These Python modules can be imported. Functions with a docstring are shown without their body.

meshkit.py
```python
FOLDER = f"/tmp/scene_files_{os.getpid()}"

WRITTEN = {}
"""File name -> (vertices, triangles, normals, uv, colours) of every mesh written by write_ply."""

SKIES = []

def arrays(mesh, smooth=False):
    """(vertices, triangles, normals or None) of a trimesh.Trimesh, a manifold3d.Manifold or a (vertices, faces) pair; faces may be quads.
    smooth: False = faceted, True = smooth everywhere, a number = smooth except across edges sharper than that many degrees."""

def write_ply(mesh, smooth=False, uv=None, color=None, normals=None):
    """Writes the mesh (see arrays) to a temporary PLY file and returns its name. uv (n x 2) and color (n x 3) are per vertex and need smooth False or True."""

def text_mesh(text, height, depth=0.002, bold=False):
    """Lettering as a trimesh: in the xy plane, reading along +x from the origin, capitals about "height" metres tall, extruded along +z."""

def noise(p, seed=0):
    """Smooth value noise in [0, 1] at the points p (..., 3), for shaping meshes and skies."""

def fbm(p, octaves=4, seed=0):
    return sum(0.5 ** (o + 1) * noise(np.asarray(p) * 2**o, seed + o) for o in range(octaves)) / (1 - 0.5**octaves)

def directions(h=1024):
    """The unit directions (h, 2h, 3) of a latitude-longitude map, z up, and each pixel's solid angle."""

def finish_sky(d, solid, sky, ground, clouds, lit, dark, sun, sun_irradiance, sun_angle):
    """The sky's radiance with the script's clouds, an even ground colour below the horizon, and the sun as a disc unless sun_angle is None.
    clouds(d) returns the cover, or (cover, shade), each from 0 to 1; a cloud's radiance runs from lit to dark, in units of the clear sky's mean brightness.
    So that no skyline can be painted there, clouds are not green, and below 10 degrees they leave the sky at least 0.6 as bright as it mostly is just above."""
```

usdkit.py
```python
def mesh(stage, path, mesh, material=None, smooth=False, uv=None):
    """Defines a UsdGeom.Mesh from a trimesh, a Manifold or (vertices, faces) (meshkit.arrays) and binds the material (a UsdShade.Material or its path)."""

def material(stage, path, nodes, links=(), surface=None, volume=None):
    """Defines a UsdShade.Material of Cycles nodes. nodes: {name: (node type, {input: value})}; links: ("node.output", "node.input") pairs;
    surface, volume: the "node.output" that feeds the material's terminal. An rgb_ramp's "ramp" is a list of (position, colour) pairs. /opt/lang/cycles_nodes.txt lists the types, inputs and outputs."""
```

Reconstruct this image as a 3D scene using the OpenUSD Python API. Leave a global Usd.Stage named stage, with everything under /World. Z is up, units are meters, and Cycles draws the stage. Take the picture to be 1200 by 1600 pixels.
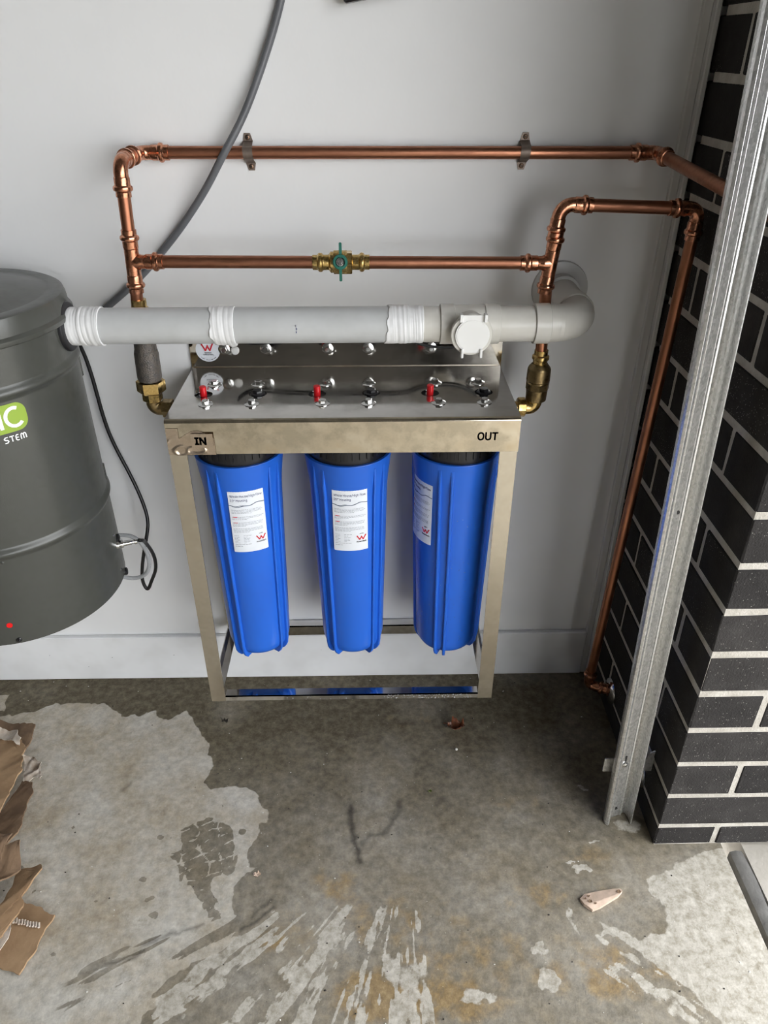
import math, random
import numpy as np, trimesh, shapely
from shapely.geometry import Polygon, LineString
import usdkit, meshkit
from pxr import Usd, UsdGeom, UsdLux, UsdShade, Gf, Sdf, Vt
stage = Usd.Stage.CreateInMemory()
UsdGeom.SetStageUpAxis(stage, 'Z'); UsdGeom.SetStageMetersPerUnit(stage, 1.0)
UsdGeom.Xform.Define(stage, '/World'); UsdGeom.Scope.Define(stage, '/World/Looks')
random.seed(7); rng = np.random.default_rng(7)
V = lambda *a: np.array(a, float)

# ------------------------------------------------------------------ camera, sky, exposure
CAM_H, CAM_D, PITCH, YAW, ROLL, F_PX = 1.295, 1.342, 0.5554, 0.0155, -0.0013, 1159.94
cam = UsdGeom.Camera.Define(stage, '/World/camera')
fw = V(math.sin(YAW)*math.cos(PITCH), math.cos(YAW)*math.cos(PITCH), -math.sin(PITCH))
rt = np.cross(fw, [0, 0, 1]); rt /= np.linalg.norm(rt); up = np.cross(rt, fw)
rt, up = math.cos(ROLL)*rt + math.sin(ROLL)*up, -math.sin(ROLL)*rt + math.cos(ROLL)*up
M4 = np.eye(4); M4[0, :3], M4[1, :3], M4[2, :3], M4[3, :3] = rt, up, -fw, (0, -CAM_D, CAM_H)
cam.AddTransformOp().Set(Gf.Matrix4d(M4.tolist()))
cam.CreateHorizontalApertureAttr(36.0); cam.CreateVerticalApertureAttr(48.0)
cam.CreateFocalLengthAttr(36.0*F_PX/1200.0); cam.CreateClippingRangeAttr((0.05, 200.0))
cam.CreateExposureAttr(1.0)
sky = UsdLux.DomeLight.Define(stage, '/World/sky'); sky.CreateIntensityAttr(1.0); sky.CreateColorAttr((0.96, 0.98, 1.0)); sky.CreateExposureAttr(0.0)

# ------------------------------------------------------------------ naming helpers
used = {}
def numbered(path):
    n = used.get(path, 0); used[path] = n + 1
    return path if n == 0 else f'{path}_{n:03d}'
def tag(prim, label=None, cat=None, group=None, kind=None):
    for k, v in (('label', label), ('category', cat), ('group', group), ('kind', kind)):
        if v: prim.SetCustomDataByKey(k, v)
class Thing:
    """An Xform at the thing's base; add() puts a part (world coordinates) under it and returns its path."""
    def __init__(s, name, label, cat, loc=(0, 0, 0), group=None, kind=None, rotz=0.0):
        s.path = numbered('/World/' + name); s.loc = V(*loc); s.rotz = rotz
        x = UsdGeom.Xform.Define(stage, s.path); x.AddTranslateOp().Set(Gf.Vec3d(*map(float, loc)))
        if rotz: x.AddRotateZOp().Set(math.degrees(rotz))
        tag(x.GetPrim(), label, cat, group, kind)
    def add(s, name, mesh, mat, smooth=35, parent=None, label=None, local=False, kind=None):
        if isinstance(mesh, (list, tuple)) and not isinstance(mesh[0], np.ndarray): mesh = join(mesh)
        v, f, n = meshkit.arrays(mesh, smooth)
        if not local: v = v - s.loc
        p = numbered((parent or s.path) + '/' + name)
        m = UsdGeom.Mesh.Define(stage, p)
        m.CreatePointsAttr(Vt.Vec3fArray.FromNumpy(v.astype(np.float32)))
        m.CreateFaceVertexCountsAttr(Vt.IntArray.FromNumpy(np.full(len(f), 3, np.int32)))
        m.CreateFaceVertexIndicesAttr(Vt.IntArray.FromNumpy(f.astype(np.int32).ravel()))
        m.CreateSubdivisionSchemeAttr('none')
        if n is not None:
            m.CreateNormalsAttr(Vt.Vec3fArray.FromNumpy(n.astype(np.float32))); m.SetNormalsInterpolation('vertex')
        UsdShade.MaterialBindingAPI.Apply(m.GetPrim()).Bind(MAT[mat])
        if label: m.GetPrim().SetCustomDataByKey('label', label)
        if kind: m.GetPrim().SetCustomDataByKey('kind', kind)
        return p
def single(name, mesh, mat, label, cat, group=None, kind=None, smooth=35, base=None):
    """A thing that is one mesh, with its own origin at its base."""
    if isinstance(mesh, (list, tuple)) and not isinstance(mesh[0], np.ndarray): mesh = join(mesh)
    v, f, n = meshkit.arrays(mesh, smooth)
    c = V(*(base if base is not None else ((v[:, 0].min()+v[:, 0].max())/2, (v[:, 1].min()+v[:, 1].max())/2, v[:, 2].min())))
    p = numbered('/World/' + name); m = UsdGeom.Mesh.Define(stage, p)
    m.AddTranslateOp().Set(Gf.Vec3d(*c))
    m.CreatePointsAttr(Vt.Vec3fArray.FromNumpy((v - c).astype(np.float32)))
    m.CreateFaceVertexCountsAttr(Vt.IntArray.FromNumpy(np.full(len(f), 3, np.int32)))
    m.CreateFaceVertexIndicesAttr(Vt.IntArray.FromNumpy(f.astype(np.int32).ravel())); m.CreateSubdivisionSchemeAttr('none')
    if n is not None:
        m.CreateNormalsAttr(Vt.Vec3fArray.FromNumpy(n.astype(np.float32))); m.SetNormalsInterpolation('vertex')
    UsdShade.MaterialBindingAPI.Apply(m.GetPrim()).Bind(MAT[mat]); tag(m.GetPrim(), label, cat, group, kind)
    return m

# ------------------------------------------------------------------ mesh helpers
def join(ms):
    vs, fs, k = [], [], 0
    for m in ms:
        v, f, _ = meshkit.arrays(m); vs.append(v); fs.append(f + k); k += len(v)
    return trimesh.Trimesh(np.vstack(vs), np.vstack(fs), process=False)
def hull(pts): return trimesh.Trimesh(np.asarray(pts, float)).convex_hull if False else trimesh.convex.convex_hull(np.asarray(pts, float))
def box(lo, hi, b=0.0, jit=0.0):
    """A box from corner to corner, its edges chamfered by b."""
    lo, hi = V(*lo), V(*hi)
    if b <= 0:
        m = trimesh.creation.box(hi - lo); m.apply_translation((lo + hi)/2); return m
    pts = []
    for sx in (0, 1):
        for sy in (0, 1):
            for sz in (0, 1):
                c = np.where([sx, sy, sz], hi, lo); d = np.where([sx, sy, sz], -1, 1)*b
                for k in range(3):
                    q = c + d; q[k] = c[k]; pts.append(q + rng.normal(0, jit, 3)*(jit > 0))
    return hull(pts)
def frame_of(d):
    d = np.asarray(d, float)/np.linalg.norm(d)
    a = np.cross(d, [0, 0, 1.0] if abs(d[2]) < 0.9 else [1.0, 0, 0]); a /= np.linalg.norm(a)
    return a, np.cross(d, a), d
def lathe(o, d, prof, seg=40, turn=0.0, a0=None, cap=True):
    """prof: (distance along d, radius) pairs from o; revolved about d."""
    a, b, d = frame_of(d); o = V(*o); n = len(prof)
    ang = np.arange(seg)*2*math.pi/seg + turn
    ring = np.cos(ang)[:, None]*a + np.sin(ang)[:, None]*b
    v = np.vstack([o + t*d + r*ring for t, r in prof]); f = []
    for i in range(n - 1):
        for j in range(seg):
            k = (j + 1) % seg; p, q, r_, s = i*seg + j, i*seg + k, (i + 1)*seg + k, (i + 1)*seg + j
            f += [[p, q, r_], [p, r_, s]]
    if cap:
        c0, c1 = len(v), len(v) + 1; v = np.vstack([v, o + prof[0][0]*d, o + prof[-1][0]*d])
        for j in range(seg):
            k = (j + 1) % seg; f.append([c0, k, j]); f.append([c1, (n - 1)*seg + j, (n - 1)*seg + k])
    return trimesh.Trimesh(v, np.array(f), process=False)
def cyl(p, q, r, seg=28, b=0.0):
    p, q = V(*p), V(*q); L = np.linalg.norm(q - p)
    prof = [(0, r), (L, r)] if b <= 0 else [(0, r - b), (b, r), (L - b, r), (L, r - b)]
    return lathe(p, q - p, prof, seg)
def tube(pts, r, seg=14, cap=True):
    p = np.asarray(pts, float); t = np.gradient(p, axis=0); t /= np.linalg.norm(t, axis=1, keepdims=True) + 1e-12
    a = frame_of(t[0])[0]; rr = np.broadcast_to(r, (len(p),)); ang = np.arange(seg)*2*math.pi/seg; v, f = [], []
    for i in range(len(p)):
        a = a - t[i]*(a @ t[i]); a /= np.linalg.norm(a); b = np.cross(t[i], a)
        v.append(p[i] + rr[i]*(np.cos(ang)[:, None]*a + np.sin(ang)[:, None]*b))
    for i in range(len(p) - 1):
        for j in range(seg):
            k = (j + 1) % seg; f += [[i*seg + j, i*seg + k, (i + 1)*seg + k], [i*seg + j, (i + 1)*seg + k, (i + 1)*seg + j]]
    v = np.vstack(v)
    if cap:
        c0 = len(v); v = np.vstack([v, p[0], p[-1]]); n = (len(p) - 1)*seg
        for j in range(seg):
            k = (j + 1) % seg; f += [[c0, k, j], [c0 + 1, n + j, n + k]]
    return trimesh.Trimesh(v, np.array(f), process=False)
def bend(a, c, b, r, n=10):
    """Points from a to b around corner c with a fillet of radius r."""
    a, b, c = V(*a), V(*b), V(*c); u, w = (a - c)/np.linalg.norm(a - c), (b - c)/np.linalg.norm(b - c)
    th = math.acos(np.clip(u @ w, -1, 1)); t = r/math.tan(th/2); m = (u + w)/np.linalg.norm(u + w); o = c + m*r/math.sin(th/2)
    s, e = c + u*t - o, c + w*t - o; full = math.pi - th
    arc = [o + (math.sin((1 - k)*full)*s + math.sin(k*full)*e)/math.sin(full) for k in np.linspace(0, 1, n)]
    return np.array(([a] if np.linalg.norm(a - arc[0]) > 1e-4 else []) + arc + ([b] if np.linalg.norm(b - arc[-1]) > 1e-4 else []))
def spline(pts, n=80):
    from scipy.interpolate import CubicSpline
    p = np.asarray(pts, float); s = np.r_[0, np.cumsum(np.linalg.norm(np.diff(p, axis=0), axis=1)**0.7)]
    return CubicSpline(s, p)(np.linspace(0, s[-1], n))
def hexa(o, d, r, h, b=0.0015, seg=6, turn=0.0):
    return lathe(o, d, [(0, r), (h - b, r), (h, r - b)], seg, turn)
def extrude_path(poly, p, q, xdir):
    """A 2D polygon (x along xdir, y completing) extruded from p to q."""
    p, q = V(*p), V(*q); d = q - p; L = np.linalg.norm(d); d = d/L; x = V(*xdir); x = x - d*(x @ d); x /= np.linalg.norm(x); y = np.cross(d, x)
    m = trimesh.creation.extrude_polygon(poly, L, engine='earcut'); w = m.vertices
    return trimesh.Trimesh(p + w[:, :1]*x + w[:, 1:2]*y + w[:, 2:]*d, m.faces, process=False)
def plate(poly, o, x, y, t):
    """A flat plate: 2D polygon in the plane of unit vectors x, y through o, thickness t along x cross y."""
    x, y = V(*x), V(*y); m = trimesh.creation.extrude_polygon(poly, t, engine='earcut'); w = m.vertices
    return trimesh.Trimesh(V(*o) + w[:, :1]*x + w[:, 1:2]*y + w[:, 2:]*np.cross(x, y), m.faces, process=False)
def rrect(x0, y0, x1, y1, r, q=6): return shapely.box(x0 + r, y0 + r, x1 - r, y1 - r).buffer(r, quad_segs=q)
def wrap(m, c, R, ang0, z0, off=0.0, edge=0.004):
    """Bends a flat mesh (x right, y up, z out) round a vertical cylinder at c; ang0 = azimuth (0 faces -y, + towards +x)."""
    m = trimesh.Trimesh(m.vertices, m.faces)
    if edge: m = m.subdivide_to_size(edge, max_iter=12)
    w = m.vertices; a = ang0 + w[:, 0]/R; r = R + off + w[:, 2]
    return trimesh.Trimesh(np.c_[c[0] + r*np.sin(a), c[1] - r*np.cos(a), z0 + w[:, 1]], m.faces, process=False)
def text(s, h, depth=0.0004, bold=True, width=None):
    m = meshkit.text_mesh(s, h, depth, bold)
    if width: m.apply_scale([width/(m.bounds[1][0] - m.bounds[0][0]), 1, 1])
    m.apply_translation([-m.bounds[0][0], 0, 0]); return m

# ------------------------------------------------------------------ materials
MAT = {}
def mat(name, c1, c2=None, scale=8.0, rough=0.5, rough2=None, metal=0.0, bump=None, spec=0.5, stretch=None, detail=4.0, ramp=(0.35, 0.65), extra=None, bdist=0.002, coat=0.0, aniso=0.0):
    """Principled with position-driven noise between c1 and c2, roughness between rough and rough2, and a noise bump (scale, strength)."""
    n = {'geo': ('geometry', {}), 'p': ('principled_bsdf', {'roughness': rough, 'metallic': metal, 'specular_ior_level': spec, 'coat_weight': coat, 'coat_roughness': 0.1, 'anisotropic': aniso})}
    L = []; src = 'geo.position'
    if stretch:
        n['map'] = ('mapping', {'mapping_type': 'point', 'scale': stretch}); L.append(('geo.position', 'map.vector')); src = 'map.vector'
    if c2 is None: n['p'][1]['base_color'] = c1
    if c2 is not None or rough2 is not None:
        n['n'] = ('noise_texture', {'scale': scale, 'detail': detail, 'roughness': 0.6}); L.append((src, 'n.vector'))
    if c2 is not None:
        n['r'] = ('rgb_ramp', {'ramp': [(0, c1), (ramp[0], c1), (ramp[1], c2), (1, c2)]}); L += [('n.fac', 'r.fac'), ('r.color', 'p.base_color')]
    if rough2 is not None:
        n['mr'] = ('map_range', {'from_min': 0.35, 'from_max': 0.65, 'to_min': rough, 'to_max': rough2, 'clamp': True}); L += [('n.fac', 'mr.value'), ('mr.result', 'p.roughness')]
    if bump:
        n['bn'] = ('noise_texture', {'scale': bump[0], 'detail': 3.0}); n['b'] = ('bump', {'strength': bump[1], 'distance': bdist})
        L += [(src, 'bn.vector'), ('bn.fac', 'b.height'), ('b.normal', 'p.normal')]
    MAT[name] = usdkit.material(stage, '/World/Looks/' + name, n, L, surface='p.BSDF'); return MAT[name]
mat('wall_paint', (.80, .805, .81), (.76, .765, .77), 2.2, .55, bump=(90, .10), detail=6)
mat('trim_paint', (.70, .70, .69), (.66, .66, .65), 5, .5)
mat('skirting_paint', (.80, .81, .82), (.74, .745, .745), 14, .45, detail=8, ramp=(.45, .8))
mat('ceiling_paint', (.16, .155, .15), rough=.8)
mat('room_wall', (.13, .125, .115), rough=.8)
mat('copper_pipe', (.44, .20, .12), (.32, .14, .085), 60, .30, .46, 1.0, stretch=(.25, 1, 1), bump=(300, .05))
mat('copper_pipe_upright', (.48, .21, .12), (.35, .15, .09), 60, .27, .42, 1.0, stretch=(1, 1, .2), bump=(300, .05))
mat('copper_fitting', (.66, .31, .19), (.48, .21, .125), 70, .14, .30, 1.0, bump=(160, .10))
mat('brass', (.66, .48, .20), (.50, .34, .12), 90, .16, .34, 1.0, bump=(200, .10))
mat('dull_brass', (.34, .25, .12), (.20, .145, .075), 90, .26, .45, 1.0, bump=(200, .15))
mat('dark_bronze', (.085, .08, .078), (.16, .14, .12), 130, .38, .6, .7, bump=(420, .55), bdist=.003)
mat('clip_bronze', (.23, .185, .155), (.18, .14, .115), 60, .5, metal=.7)
mat('screw_bronze', (.20, .13, .09), rough=.35, metal=1.0)
mat('chrome', (.75, .76, .78), rough=.08, metal=1.0)
mat('zinc', (.70, .70, .69), rough=.18, metal=1.0)
mat('green_plastic', (.012, .115, .085), rough=.35)
mat('pvc_grey', (.50, .51, .515), (.45, .46, .46), 18, .33, bump=(60, .04), detail=6)
mat('pvc_white', (.61, .595, .555), (.55, .535, .49), 14, .30, bump=(60, .03))
mat('pvc_flap', (.74, .74, .725), rough=.30)
mat('pvc_flange', (.50, .50, .49), rough=.30)
mat('tape', (.76, .765, .77), (.70, .705, .71), 40, .42)
mat('rubber', (.012, .012, .014), rough=.42)
mat('tank_paint', (.054, .056, .049), (.049, .051, .045), 30, .30, .36, bump=(500, .05), coat=.12)
mat('logo_green', (.25, .37, .035), rough=.4)
mat('white_print', (.86, .87, .88), rough=.45)
mat('black_cord', (.010, .010, .011), rough=.38)
mat('black_plastic', (.009, .009, .011), rough=.30)
mat('grey_conduit', (.125, .13, .14), (.11, .115, .125), 40, .42)
mat('blue_plastic', (.017, .125, .60), (.015, .112, .56), 9, .32, .38, spec=.5, bump=(40, .03))
mat('label_paper', (.76, .79, .84), (.72, .75, .80), 25, .35)
mat('label_dark', (.055, .06, .16), rough=.6)
mat('label_grey', (.40, .42, .46), rough=.6)
mat('label_red', (.55, .02, .035), rough=.5)
mat('label_wave', (.16, .19, .25), rough=.5)
mat('label_black', (.012, .012, .014), rough=.5)
mat('red_plastic', (.62, .012, .018), rough=.3)
mat('steel_mirror', (.76, .745, .72), (.64, .625, .60), 20, .04, .14, 1.0, bump=(10, .04), detail=8)
mat('steel_front', (.70, .63, .51), (.55, .495, .395), 26, .05, .17, 1.0, bump=(9, .06), detail=9, ramp=(.42, .58))  # warm blotches paint in the reflected wet floor, mixed with real smudges
mat('steel_brushed', (.67, .615, .52), (.645, .59, .495), 12, .24, .28, 1.0)
mat('steel_film', (.56, .455, .35), (.50, .41, .32), 24, .14, .26, .85)
mat('clear_tape', (.60, .56, .49), rough=.25, metal=.75)
mat('card_tan', (.40, .265, .15), (.26, .16, .085), 13, .85, bump=(90, .35), detail=8)
mat('card_brown', (.255, .165, .098), (.15, .095, .058), 15, .88, bump=(90, .35), detail=8)
mat('card_pale', (.62, .56, .50), (.46, .37, .28), 40, .9, bump=(160, .5))
mat('mortar', (.56, .53, .48), (.42, .39, .34), 30, .9, bump=(260, .6), bdist=.003)
mat('leaf_brown', (.24, .085, .04), (.085, .032, .018), 60, .3)
mat('chip_pink', (.70, .53, .42), (.56, .43, .33), 40, .8, bump=(200, .3))
mat('debris_dark', (.03, .025, .02), rough=.7)
mat('debris_pale', (.62, .6, .56), rough=.6)
mat('debris_green', (.20, .24, .07), rough=.7)
mat('strip_dark', (.115, .112, .105), (.18, .175, .165), 30, .75, bump=(200, .4))
mat('paving', (.46, .43, .385), (.37, .345, .30), 9, .9, bump=(140, .35), detail=8)
mat('red_lamp', (.8, .02, .02), rough=.3)
mat('white_plastic', (.70, .70, .68), rough=.35)
MAT['skirting_paint'] = usdkit.material(stage, '/World/Looks/skirting_specked', {'geo': ('geometry', {}), 'v': ('voronoi_texture', {'scale': 48}), 'lt': ('map_range', {'from_min': .035, 'from_max': .07, 'to_min': .8, 'to_max': 0, 'clamp': True}),
    'sc': ('separate_color', {}), 'gt': ('math', {'math_type': 'greater_than', 'value2': .72}), 'mul': ('math', {'math_type': 'multiply'}), 'n': ('noise_texture', {'scale': 14, 'detail': 8}), 'r': ('rgb_ramp', {'ramp': [(0, (.80, .81, .82)), (.45, (.80, .81, .82)), (.8, (.72, .725, .725)), (1, (.7, .7, .7))]}),
    'mx': ('mix_color', {'blend_type': 'mix', 'b': (.05, .045, .04)}), 'p': ('principled_bsdf', {'roughness': .45})},
    [('geo.position', 'v.vector'), ('v.distance', 'lt.value'), ('v.color', 'sc.color'), ('sc.r', 'gt.value1'), ('lt.result', 'mul.value1'), ('gt.value', 'mul.value2'), ('geo.position', 'n.vector'), ('n.fac', 'r.fac'), ('r.color', 'mx.a'), ('mul.value', 'mx.fac'), ('mx.result', 'p.base_color')], surface='p.BSDF')
# glowing indicator, clear hose, water
MAT['led'] = usdkit.material(stage, '/World/Looks/led', {'e': ('emission', {'color': (1.0, .03, .03), 'strength': .42})}, [], surface='e.emission')
MAT['clear_hose'] = usdkit.material(stage, '/World/Looks/clear_hose', {'t': ('transparent_bsdf', {'color': (.80, .81, .82)}), 'p': ('principled_bsdf', {'base_color': (.42, .43, .44), 'roughness': .18}), 'm': ('mix_closure', {'fac': .62})}, [('t.BSDF', 'm.closure1'), ('p.BSDF', 'm.closure2')], surface='m.closure')
MAT['water'] = usdkit.material(stage, '/World/Looks/water', {'p': ('principled_bsdf', {'base_color': (.95, .97, 1), 'roughness': .03, 'ior': 1.33, 'transmission_weight': .8})}, [], surface='p.BSDF')
# galvanised steel with spangle
MAT['galvanised'] = usdkit.material(stage, '/World/Looks/galvanised', {
    'geo': ('geometry', {}), 'map': ('mapping', {'mapping_type': 'point', 'scale': (1, 1, .6)}),
    'v': ('voronoi_texture', {'scale': 330, 'randomness': 1.0}), 'n': ('noise_texture', {'scale': 60, 'detail': 7, 'roughness': .7}),
    'bw': ('separate_color', {}), 'mr': ('map_range', {'from_min': 0, 'from_max': 1, 'to_min': .25, 'to_max': .31}),
    'r': ('rgb_ramp', {'ramp': [(0, (.66, .67, .67)), (.4, (.72, .725, .72)), (.7, (.78, .78, .77)), (1, (.84, .84, .825))]}),
    'mx': ('mix_color', {'blend_type': 'mix', 'fac': .45}), 'b': ('bump', {'strength': .05, 'distance': .0006}),
    'p': ('principled_bsdf', {'metallic': .85, 'roughness': .34})},
    [('geo.position', 'map.vector'), ('map.vector', 'v.vector'), ('geo.position', 'n.vector'), ('v.color', 'bw.color'), ('bw.r', 'mr.value'), ('mr.result', 'p.roughness'),
     ('n.fac', 'r.fac'), ('r.color', 'mx.a'), ('v.color', 'h.color') if False else ('r.color', 'mx.b'), ('mx.result', 'p.base_color'), ('bw.g', 'b.height'), ('b.normal', 'p.normal')], surface='p.BSDF')
# dark bricks with pale specks and pits; three tones
for k, c in enumerate(((.038, .0355, .0345), (.032, .030, .0295), (.045, .042, .0405))):
    c = np.array(c)
    MAT[f'brick_{k}'] = usdkit.material(stage, f'/World/Looks/brick_{k}', {
        'geo': ('geometry', {}), 'v': ('voronoi_texture', {'scale': 330}), 'lt': ('map_range', {'from_min': .15, 'from_max': .30, 'to_min': .75, 'to_max': 0, 'clamp': True}),
        'sc': ('separate_color', {}), 'gt': ('math', {'math_type': 'greater_than', 'value2': .87}), 'mul': ('math', {'math_type': 'multiply'}),
        'n': ('noise_texture', {'scale': 26, 'detail': 7, 'roughness': .65}), 'r': ('rgb_ramp', {'ramp': [(0, c*.6), (.4, c*.9), (.6, c*1.15), (.75, c*1.5), (1, c*2.2 + [.02, .012, .004])]}),
        'mx': ('mix_color', {'blend_type': 'mix', 'b': (.40, .38, .35)}), 'bn': ('noise_texture', {'scale': 260, 'detail': 4, 'roughness': .7}), 'b': ('bump', {'strength': .8, 'distance': .003}),
        'p': ('principled_bsdf', {'roughness': .85, 'specular_ior_level': .14})},
        [('geo.position', 'v.vector'), ('v.distance', 'lt.value'), ('v.color', 'sc.color'), ('sc.r', 'gt.value1'), ('lt.result', 'mul.value1'), ('gt.value', 'mul.value2'),
         ('geo.position', 'n.vector'), ('n.fac', 'r.fac'), ('r.color', 'mx.a'), ('mul.value', 'mx.fac'), ('mx.result', 'p.base_color'), ('geo.position', 'bn.vector'), ('bn.fac', 'b.height'), ('b.normal', 'p.normal')], surface='p.BSDF')
# concrete slab: the stains are a property of the slab's mesh (wet patch, rust, scuffs, lime)
def concrete():
    n = {'geo': ('geometry', {}), 'at': ('attribute', {'attribute': 'stain'}), 'sep': ('separate_color', {}), 'pal': ('attribute', {'attribute': 'lime'}), 'psep': ('separate_color', {}),
         'n1': ('noise_texture', {'scale': 9, 'detail': 10, 'roughness': .7}), 'n2': ('noise_texture', {'scale': 58, 'detail': 9, 'roughness': .72}), 'n3': ('noise_texture', {'scale': 260, 'detail': 2}),
         'dry': ('rgb_ramp', {'ramp': [(0, (.29, .225, .145)), (.36, (.40, .345, .26)), (.50, (.475, .435, .365)), (.62, (.54, .515, .46)), (1, (.62, .60, .55))]}),
         'wet': ('rgb_ramp', {'ramp': [(0, (.062, .049, .029)), (.40, (.105, .087, .056)), (.6, (.150, .127, .085)), (1, (.23, .20, .145))]}),
         'fine': ('map_range', {'from_min': .3, 'from_max': .7, 'to_min': .70, 'to_max': 1.26}),
         'wadd': ('math', {'math_type': 'multiply_add', 'value2': .22, 'value3': -.11}), 'wsum': ('math', {'math_type': 'add'}),
         'wth': ('map_range', {'from_min': .36, 'from_max': .62, 'to_min': 0, 'to_max': 1, 'clamp': True}), 'damp': ('math', {'math_type': 'minimum'}),
         'm1': ('mix_color', {'blend_type': 'mix'}), 'rc': ('rgb_ramp', {'ramp': [(0, (.16, .085, .03)), (.5, (.29, .19, .075)), (1, (.42, .33, .17))]}), 'rn': ('math', {'math_type': 'multiply'}), 'rth': ('map_range', {'from_min': .12, 'from_max': .52, 'to_min': 0, 'to_max': .72, 'clamp': True}),
         'm2': ('mix_color', {'blend_type': 'mix'}), 'm3': ('mix_color', {'blend_type': 'mix', 'b': (.026, .023, .020)}), 'ln': ('math', {'math_type': 'multiply_add', 'value2': .6, 'value3': -.30}), 'ls': ('math', {'math_type': 'add'}), 'lth': ('map_range', {'from_min': .40, 'from_max': .60, 'to_min': 0, 'to_max': .9, 'clamp': True}),
         'lcol': ('rgb_ramp', {'ramp': [(0, (.32, .275, .19)), (.36, (.42, .38, .30)), (.52, (.50, .47, .41)), (1, (.60, .58, .53))]}), 'm4': ('mix_color', {'blend_type': 'mix'}), 'm5': ('mix_color', {'blend_type': 'multiply', 'fac': 1.0}),
         'comb': ('combine_color', {}), 'rg': ('map_range', {'from_min': 0, 'from_max': 1, 'to_min': .85, 'to_max': .50}), 'b': ('bump', {'strength': .25, 'distance': .002}),
         'vs': ('voronoi_texture', {'scale': 75}), 'vlt': ('map_range', {'from_min': .035, 'from_max': .06, 'to_min': 1, 'to_max': 0, 'clamp': True}), 'm6': ('mix_color', {'blend_type': 'mix', 'b': (.62, .58, .50)}), 'vm': ('math', {'math_type': 'multiply'}), 'vg': ('math', {'math_type': 'greater_than', 'value2': .55}), 'vsep': ('separate_color', {}),
         'p': ('principled_bsdf', {'specular_ior_level': .22})}
    L = [('geo.position', 'n1.vector'), ('geo.position', 'n2.vector'), ('geo.position', 'n3.vector'), ('at.color', 'sep.color'), ('pal.color', 'psep.color'), ('n1.fac', 'dry.fac'), ('n2.fac', 'wet.fac'), ('n2.fac', 'fine.value'),
         ('n2.fac', 'wadd.value1'), ('sep.r', 'wsum.value1'), ('wadd.value', 'wsum.value2'), ('wsum.value', 'wth.value'), ('wth.result', 'damp.value1'), ('psep.g', 'damp.value2'),
         ('damp.value', 'm1.fac'), ('dry.color', 'm1.a'), ('wet.color', 'm1.b'), ('n2.fac', 'rc.fac'), ('sep.g', 'rn.value1'), ('n2.fac', 'rn.value2'), ('rn.value', 'rth.value'), ('rth.result', 'm2.fac'), ('m1.result', 'm2.a'), ('rc.color', 'm2.b'),
         ('n2.fac', 'ln.value1'), ('psep.r', 'ls.value1'), ('ln.value', 'ls.value2'), ('ls.value', 'lth.value'), ('n2.fac', 'lcol.fac'), ('lth.result', 'm4.fac'), ('m2.result', 'm4.a'), ('lcol.color', 'm4.b'),
         ('sep.b', 'm3.fac'), ('m4.result', 'm3.a'), ('fine.result', 'comb.r'), ('fine.result', 'comb.g'), ('fine.result', 'comb.b'), ('m3.result', 'm5.a'), ('comb.color', 'm5.b'),
         ('geo.position', 'vs.vector'), ('vs.distance', 'vlt.value'), ('vs.color', 'vsep.color'), ('vsep.r', 'vg.value1'), ('vlt.result', 'vm.value1'), ('vg.value', 'vm.value2'), ('vm.value', 'm6.fac'), ('m5.result', 'm6.a'), ('m6.result', 'p.base_color'),
         ('damp.value', 'rg.value'), ('rg.result', 'p.roughness'), ('n3.fac', 'b.height'), ('b.normal', 'p.normal')]
    MAT['concrete'] = usdkit.material(stage, '/World/Looks/concrete', n, L, surface='p.BSDF')
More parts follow.
